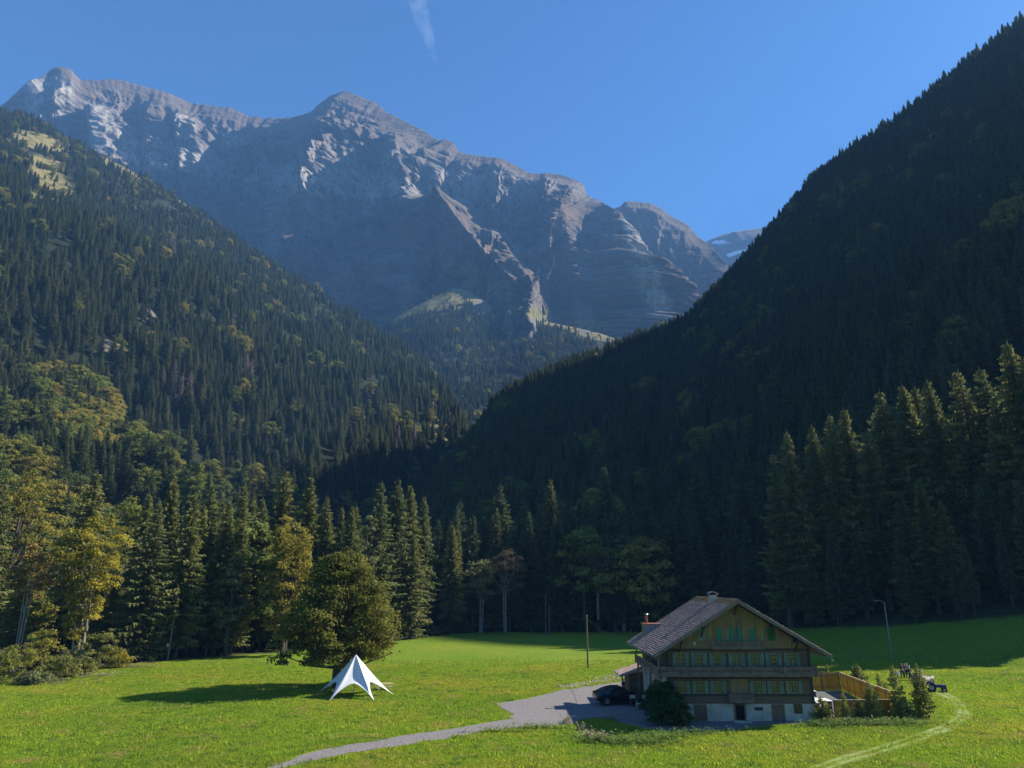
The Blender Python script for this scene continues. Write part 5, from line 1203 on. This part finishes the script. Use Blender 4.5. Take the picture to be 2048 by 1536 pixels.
# ---- grass tufts over the near meadow
M_BLADE = leafmat('grass_blades', [(.24, .38, .022), (.29, .40, .024), (.19, .34, .022), (.34, .39, .03)], .5, .45, field=[(.07, (.40, .39, .04), .47, .70), (.045, (.13, .26, .022), .5, .75), (.9, (.09, .19, .03), .54, .66), (.35, (.40, .34, .09), .56, .72)])
r = np.random.default_rng(9); V = []; F = []; T = []
for _ in range(34):
    a = r.uniform(0, 6.28); b0 = np.array((r.normal(0, .14), r.normal(0, .14), -.02)); h = r.uniform(.07, .17); l = np.array((math.cos(a), math.sin(a), 0)) * r.uniform(.02, .10); s = np.array((-math.sin(a), math.cos(a), 0)) * .013
    k = len(V); V += [b0 - s, b0 + s, b0 + l * .4 + s * .8 + (0, 0, h * .65), b0 + l * .4 - s * .8 + (0, 0, h * .65), b0 + l + (0, 0, h)]
    F += [(k, k + 1, k + 2), (k, k + 2, k + 3), (k + 3, k + 2, k + 4)]; T += [r.random()] * 3
TUFT = npmesh('grass_tuft', V, F, M_BLADE, False, None, {'tint': T})
tp = gp(1052, 1470); tuft = link('grass_tuft', TUFT, None, (tp[0], tp[1], g(tp[0], tp[1])), kind='stuff')
pts = []
yard = [Vector(gp(*p)[:2]) for p in ((480, 1552), (640, 1500), (860, 1463), (1015, 1436), (1022, 1426), (985, 1407), (1100, 1385), (1262, 1361), (1300, 1372), (1310, 1365), (1622, 1365), (1645, 1445), (1540, 1453), (1480, 1461), (1340, 1465), (1245, 1449), (1190, 1436), (1140, 1451), (1000, 1461), (800, 1495), (620, 1527), (545, 1552))]
def inside(x, y, P):
    c = np.zeros(x.shape, bool)
    for a, b_ in zip(P, P[1:] + P[:1]):
        k = ((a.y > y) != (b_.y > y)) & (x < (b_.x - a.x) * (y - a.y) / (b_.y - a.y + 1e-12) + a.x); c ^= k
    return c
n = 520000; yy = 50 + 78 * r.random(n) ** 1.0; xx = (r.random(n) * 2 - 1) * yy * .86
dn = fbm(xx / 3.5, yy / 3.5, 0, 3, 12); keep = (dn > -.9) & (r.random(n) < np.interp(yy, [50, 100, 128], [1, .75, .0])) & ~inside(xx + .9 * fbm(xx * 1.5, yy * 1.5, 0, 2, 61), yy + .5 * fbm(xx * 1.5, yy * 1.5, 0, 2, 62), yard) & (yy < np.interp(xx, EDGE[:, 0], EDGE[:, 1]) + 1) & ~((np.abs(xx - HX) < 7.2) & (yy > 71.5) & (yy < 85)) & ~((xx > 29) & (xx < 40) & (yy > 74.2) & (yy < 91))
for c in (C1, C2):
    Q = [gp(*p) for p in c]
    for (x0, y0, _), (x1, y1, _) in zip(Q[:-1], Q[1:]):
        t = np.clip(((xx - x0) * (x1 - x0) + (yy - y0) * (y1 - y0)) / ((x1 - x0) ** 2 + (y1 - y0) ** 2), 0, 1); keep &= (np.hypot(xx - x0 - t * (x1 - x0), yy - y0 - t * (y1 - y0)) > .30) | (r.random(n) < .24)
xx, yy = xx[keep], yy[keep]; zz = GH(xx, yy); hh = np.clip(.75 + .45 * fbm(xx / 2.2, yy / 2.2, 0, 3, 14) + .25 * r.normal(size=len(xx)) + 1.3 * (r.random(len(xx)) < .006), .3, 2.8)
mass('meadow_grass', list(zip(xx, yy, zz, hh)), [tuft], 1.0, (1.0, 1.5))['label'] = 'bright green tufts of grass all over the near meadow'

# ================================================================== PEOPLE, CATTLE, TRACTOR
def skin(name, chains, mat, parent=None, sub=1):
    """chains: list of [((x,y,z), r), ...]; the first point of a later chain may be an index (c, i) of an earlier point"""
    V = []; Ra = []; E = []; idx = {}
    for ci, ch in enumerate(chains):
        prev = None
        for pi, it in enumerate(ch):
            if isinstance(it[0], int): v = idx[it]
            else: v = len(V); V.append(it[0]); Ra.append(it[1])
            idx[(ci, pi)] = v
            if prev is not None: E.append((prev, v))
            prev = v
    me = bpy.data.meshes.new(name); me.from_pydata(V, E, []); me.update(); me.materials.append(mat)
    o = link(name, me, parent); m = o.modifiers.new('skin', 'SKIN'); m.use_smooth_shade = True
    sv = me.skin_vertices[0].data if me.skin_vertices else None
    if sv is None:
        bm = bmesh.new(); bm.from_mesh(me); bm.verts.layers.skin.verify(); bm.to_mesh(me); bm.free(); sv = me.skin_vertices[0].data
    for s, r_ in zip(sv, Ra): s.radius = (r_, r_) if not isinstance(r_, tuple) else r_
    for s in sv: s.use_root = False
    sv[0].use_root = True
    ss = o.modifiers.new('sub', 'SUBSURF'); ss.levels = sub; ss.render_levels = sub
    return o
M_SKIN = simple('skin', (.52, .32, .24), (.46, .28, .2), 4, .6)
def person(label, loc, rzz, shirt, pants, hair, arm='down', stride=.12, s=1.0, longhair=False):
    P = thing('person', label, 'person', loc, rzz); P.scale = (s,) * 3
    hx = .10
    if arm == 'up': el, wr = (.27, .10, 1.20), (.14, .30, 1.38)
    elif arm == 'fwd': el, wr = (.25, .16, 1.12), (.20, .42, 1.12)
    else: el, wr = (.27, .0, 1.12), (.29, .06, .86)
    mir = lambda p, sd: (p[0] * sd, p[1], p[2])
    body = [[((0, 0, .95), .13), ((0, .0, 1.15), .12), ((0, 0, 1.36), .13), ((0, .0, 1.47), .055), ((0, .01, 1.56), .06), ((0, .015, 1.66), .085), ((0, .0, 1.74), .05)]]
    for sd in (-1, 1):
        st = stride * sd
        body.append([(0, 0), ((hx * sd, 0, .88), .10), ((hx * sd, st * .5 + .02, .50), .065), ((hx * sd, st, .10), .045), ((hx * sd, st + .02, .045), .045), ((hx * sd, st + .17, .035), .035)])
        a_el, a_wr = (mir(el, sd), mir(wr, sd)) if not (arm == 'up' and sd < 0) else (mir((.27, 0, 1.12), sd), mir((.29, .06, .86), sd))
        e, w2 = Vector(a_el), Vector(a_wr); d = (w2 - e).normalized(); pal = w2 + d * .06; ci = len(body)
        body.append([(0, 2), ((.17 * sd, 0, 1.38), .06), (tuple(e), .042), (tuple(w2), .028), (tuple(pal), .034)])
        side_ = d.cross(Vector((0, 0, 1))) if abs(d.z) < .9 else Vector((0, 1, 0)); side_ = side_.normalized()
        for k in range(4):
            b0 = pal + side_ * (.026 - .0173 * k); L = (.062, .072, .068, .054)[k]
            body.append([(ci, 4), (tuple(b0 + d * .03), .009), (tuple(b0 + d * (.03 + L * .5) + Vector((0, .008, 0))), .0085), (tuple(b0 + d * (.03 + L) + Vector((0, .025, 0))), .0075)])
        body.append([(ci, 3), (tuple(w2 + d * .03 + side_ * .03 * 1.2), .011), (tuple(w2 + d * .07 + side_ * .055), .009)])
    body.append([(0, 4), ((0, .105, 1.62), .014)])
    skin('body', body, M_SKIN, P)
    cl = [[((0, 0, 1.0), .15), ((0, 0, 1.18), .145), ((0, 0, 1.36), .155), ((0, 0, 1.43), .08)]]
    for sd in (-1, 1):
        a_el = mir(el, sd) if not (arm == 'up' and sd < 0) else mir((.27, 0, 1.12), sd)
        cl.append([(0, 2), ((.18 * sd, 0, 1.375), .078), (tuple(Vector(a_el) * .96 + Vector((0, 0, .05))), .062)])
    skin('shirt', cl, shirt, P)
    tr = [[((0, 0, .98), .15), ((0, 0, .90), .14)]]
    for sd in (-1, 1): tr.append([(0, 1), ((hx * sd, 0, .82), .108), ((hx * sd, stride * sd * .5 + .02, .50), .082), ((hx * sd, stride * sd, .12), .068)])
    skin('trousers', tr, pants, P)
    hr = [[((0, -.03, 1.70), .085), ((0, -.045, 1.62), .07)] + ([((0, -.08, 1.48), .05), ((0, -.09, 1.36), .03)] if longhair else [])]
    skin('hair', hr, hair, P)
    for sd in (-1, 1):
        MB().box(sd * .033 - .01, sd * .033 + .01, .088, .098, 1.652, 1.664).build('eye', M_DARK, P)
        sh = MB().box(sd * hx - .05, sd * hx + .05, stride * sd - .06, stride * sd + .22, 0, .085).build('shoe', M_BEAM, P, bevel=.02)
        MB().tube([(sd * .088, 0, 1.63), (sd * .098, -.005, 1.67)], .018, 6).build('ear', M_SKIN, P)
    MB().box(-.028, .028, .092, .1, 1.585, 1.597).build('mouth', M_REDB, P)
    return P
cm = lambda n, c: simple(n, c, tuple(v * .8 for v in c), 5, .85)
C_WH, C_TEAL, C_DK, C_BRN, C_OR, C_BLU, C_NAVY = cm('white_cloth', (.55, .57, .62)), cm('teal_cloth', (.02, .22, .17)), cm('dark_cloth', (.015, .016, .02)), cm('brown_cloth', (.14, .08, .045)), cm('orange_cloth', (.75, .20, .06)), cm('blue_grey_cloth', (.22, .30, .42)), cm('navy_cloth', (.02, .03, .07))
C_HB, C_HG, C_CR = cm('brown_hair', (.09, .05, .025)), cm('grey_hair', (.45, .42, .38)), cm('cream_cloth', (.5, .45, .35))
def on(px, py): x, y, _ = gp(px, py); return (x, y, g(x, y) + .05)
person('person in white shirt and teal trousers standing on the sunlit grass with hands raised', on(1796, 1370), R(-50), C_WH, C_TEAL, C_HG, 'fwd', .12, 1.06)
person('person with long brown hair in a brown top and dark trousers behind the white-shirted one', on(1806, 1359), R(-60), C_BRN, C_NAVY, C_HB, 'down', .16, 1.12, True)
person('person in all dark clothes holding still between the brown-haired one and the blue-grey one', on(1812, 1357), R(-40), C_DK, C_DK, C_HB, 'down', .1, 1.06)
person('person in a blue-grey top and dark trousers nearest the cattle', on(1817, 1358), R(-70), C_BLU, C_DK, C_HG, 'up', .14, 1.12)
person('person in dark clothes leaning by the tall young spruce just left of the cattle', on(1822, 1362), R(-80), C_NAVY, C_DK, C_HB, 'fwd', .18, 1.0)
x, y, _ = at(48, 1327, 119); person('person in an orange top and light shorts far left between the tree trunks', (x, y, land(x, y) + .05), R(160), C_OR, C_CR, C_HB, 'fwd', .15, 1.1)
x, y, _ = gp(1259, 1366); person('person in dark maroon clothes standing under the edge of the shed roof', (12.35, 83.0, g(12.35, 83) + .6), R(-140), cm('maroon_cloth', (.06, .015, .02)), C_DK, C_HG, 'down', .08, 1.0)
tag(MB().box(-.5, .5, -.4, .4, 0, .6).build('stone_step', M_STONEB, None, loc=(12.35, 83.0, g(12.35, 83)), bevel=.03), 'grey block step under the edge of the shed roof', 'step')
M_COWA, M_COWB = simple('cream_and_brown_hide', (.34, .29, .22), (.11, .06, .04), 1.8, .8, detail=1), simple('cream_hide', (.42, .38, .30), (.26, .21, .15), 2, .8)
def cow(label, loc, rzz, hide, s=1.0, head=0):
    P = thing('cow', label, 'cow', loc, rzz, 'cattle walking behind the tractor'); P.scale = (s * .84,) * 3
    ch = [[((0, -.75, 1.12), .24), ((0, -.35, 1.08), .32), ((0, .15, 1.06), .34), ((0, .60, 1.14), .28), ((0, .88, 1.28 + head * .4), .16), ((0, 1.08, 1.36 + head), .13), ((0, 1.28, 1.30 + head), .10), ((0, 1.46, 1.20 + head), .075)]]
    for sd in (-1, 1):
        ch.append([(0, 3), ((.17 * sd, .58, .86), .12), ((.17 * sd, .60, .48), .065), ((.17 * sd, .58, .10), .05), ((.17 * sd, .62, .03), .055)])
        ch.append([(0, 0), ((.19 * sd, -.70, .88), .15), ((.19 * sd, -.62, .62), .09), ((.19 * sd, -.80, .42), .055), ((.19 * sd, -.76, .10), .045), ((.19 * sd, -.72, .03), .055)])
        ch.append([(0, 5), ((.13 * sd, 1.06, 1.42 + head), .03), ((.22 * sd, 1.02, 1.40 + head), .035)])
    skin('body', ch, hide, P)
    skin('tail', [[((0, -.95, 1.25), .03), ((0, -1.04, 1.0), .02), ((0, -1.03, .6), .018), ((0, -1.03, .45), .04)]], hide, P)
    skin('udder', [[((0, -.45, .76), .10), ((0, -.40, .70), .06)]], M_SKIN, P)
    for sd in (-1, 1): MB().tube([(sd * .07, 1.08, 1.46 + head), (sd * .16, 1.10, 1.55 + head), (sd * .17, 1.14, 1.64 + head)], [.025, .018, .006], 5).build('horn', M_CREAM, P)
    return P
for px, py, a, hd, s, hm_, lb in ((1833, 1366, -75, -.1, .95, M_COWA, 'brown and cream cow farthest left in the herd'), (1841, 1368, -60, .0, .95, M_COWB, 'cream cow second from the left in the herd'), (1848, 1372, -55, -.15, 1.0, M_COWA, 'brown-patched cow in the middle of the herd'),
                             (1855, 1375, -50, .05, 1.0, M_COWB, 'cream cow just behind the tractor, in front of the herd'), (1863, 1372, -55, .0, .95, M_COWB, 'pale cow right behind the tractor seat'), (1838, 1362, -65, .05, .9, M_COWB, 'pale cow at the back of the herd')):
    cow(lb, on(px, py), R(a), hm_, s, hd)
M_BLUE = simple('blue_tractor_paint', (.012, .03, .16), (.01, .02, .11), 2, .4)
tx, ty, _ = gp(1871, 1383)
T_ = thing('tractor', 'small blue tractor with big rear wheels leading the cattle down the grass track', 'tractor', (tx, ty, g(tx, ty)), R(-28)); T_.scale = (.82,) * 3
MB().box(.1, 1.45, -.26, .26, .62, 1.02).build('bonnet', M_BLUE, T_, bevel=.05); MB().box(-.6, .15, -.2, .2, .5, .8).build('gearbox', M_BLUE, T_, bevel=.03)
MB().box(1.44, 1.5, -.2, .2, .66, .98).build('grille', M_DARK, T_)
for sd in (-1, 1):
    for wx, wr_, ww in ((-.45, .62, .32), (1.15, .38, .2)):
        w_ = MB().tube([(wx, sd * .52, wr_), (wx, sd * (.52 + ww), wr_)], wr_, 18).build('wheel', M_TYRE, T_)
        MB().tube([(wx, sd * (.52 + ww) - .01, wr_), (wx, sd * (.52 + ww) + .02, wr_)], wr_ * .55, 12).build('rim', M_METAL, w_)
        tr = MB()
        for k in range(16 if wr_ > .5 else 12):
            a = 2 * math.pi * k / (16 if wr_ > .5 else 12); c, s = math.cos(a), math.sin(a)
            tr.bar((wx + c * wr_, sd * .53, wr_ + s * wr_), (wx + c * wr_, sd * (.51 + ww), wr_ + s * wr_), .06)
        tr.build('tread', M_TYRE, w_, kind='stuff')
    MB().prism([(-.45 + .72 * math.cos(t), .62 + .72 * math.sin(t)) for t in np.linspace(R(25), R(150), 8)] + [(-.45 + .66 * math.cos(t), .62 + .66 * math.sin(t)) for t in np.linspace(R(150), R(25), 8)], sd * .50, sd * .82).build('mudguard', M_BLUE, T_)
    MB().tube([(1.42, sd * .2, .9), (1.5, sd * .2, .9)], .06, 8).build('headlight', M_LAMPW, T_)
MB().box(-.62, -.2, -.24, .24, .98, 1.06).box(-.68, -.6, -.24, .24, 1.04, 1.4).build('seat', M_TYRE, T_, bevel=.03)
MB().tube([(.1, 0, 1.0), (-.08, 0, 1.3)], .025, 6).tube([(-.08 + .02 * math.cos(t), .19 * math.cos(t), 1.3 + .19 * math.sin(t)) for t in np.linspace(0, 6.28, 13)], .02, 5).build('steering_wheel', M_TYRE, T_)
MB().tube([(1.0, .15, 1.0), (1.0, .15, 1.65)], .035, 6).build('exhaust_pipe', M_METAL, T_); MB().box(1.1, 1.2, -.55, .55, .32, .42).build('front_axle', M_METAL, T_)
# ================================================================== HAZE, CONTRAIL
hm = bpy.data.materials.new('valley_haze'); hm.use_nodes = True; nt = hm.node_tree; nt.nodes.clear()
pv = nt.nodes.new('ShaderNodeVolumePrincipled'); om = nt.nodes.new('ShaderNodeOutputMaterial'); nt.links.new(pv.outputs[0], om.inputs['Volume'])
pv.inputs['Color'].default_value = (.22, .50, 1.0, 1); pv.inputs['Density'].default_value = 0.0001; pv.inputs['Anisotropy'].default_value = 0
MB().box(-6200, 6200, -1000, 7200, -30, 2750).build('haze', hm, kind='stuff')

cm_ = bpy.data.materials.new('thin_ice_cloud'); cm_.use_nodes = True; nt = cm_.node_tree; nt.nodes.clear()
pv = nt.nodes.new('ShaderNodeVolumePrincipled'); om = nt.nodes.new('ShaderNodeOutputMaterial'); nt.links.new(pv.outputs[0], om.inputs['Volume'])
pv.inputs['Color'].default_value = (.97, .98, 1, 1); pv.inputs['Anisotropy'].default_value = .3
tc = nt.nodes.new('ShaderNodeTexCoord'); f_ = noise(nt, .006, tc.outputs['Object'], 4, .6)
nt.links.new(ramp(nt, f_, [(.40, 0.0), (.75, .0009)]), pv.inputs['Density'])
q = [at(*p, 6500) for p in ((815, -120), (828, -30), (842, 30), (858, 80), (872, 125))]
MB().tube(q, [150, 130, 105, 70, 20], 10).build('contrail_cloud', cm_, smooth=True, kind='structure')
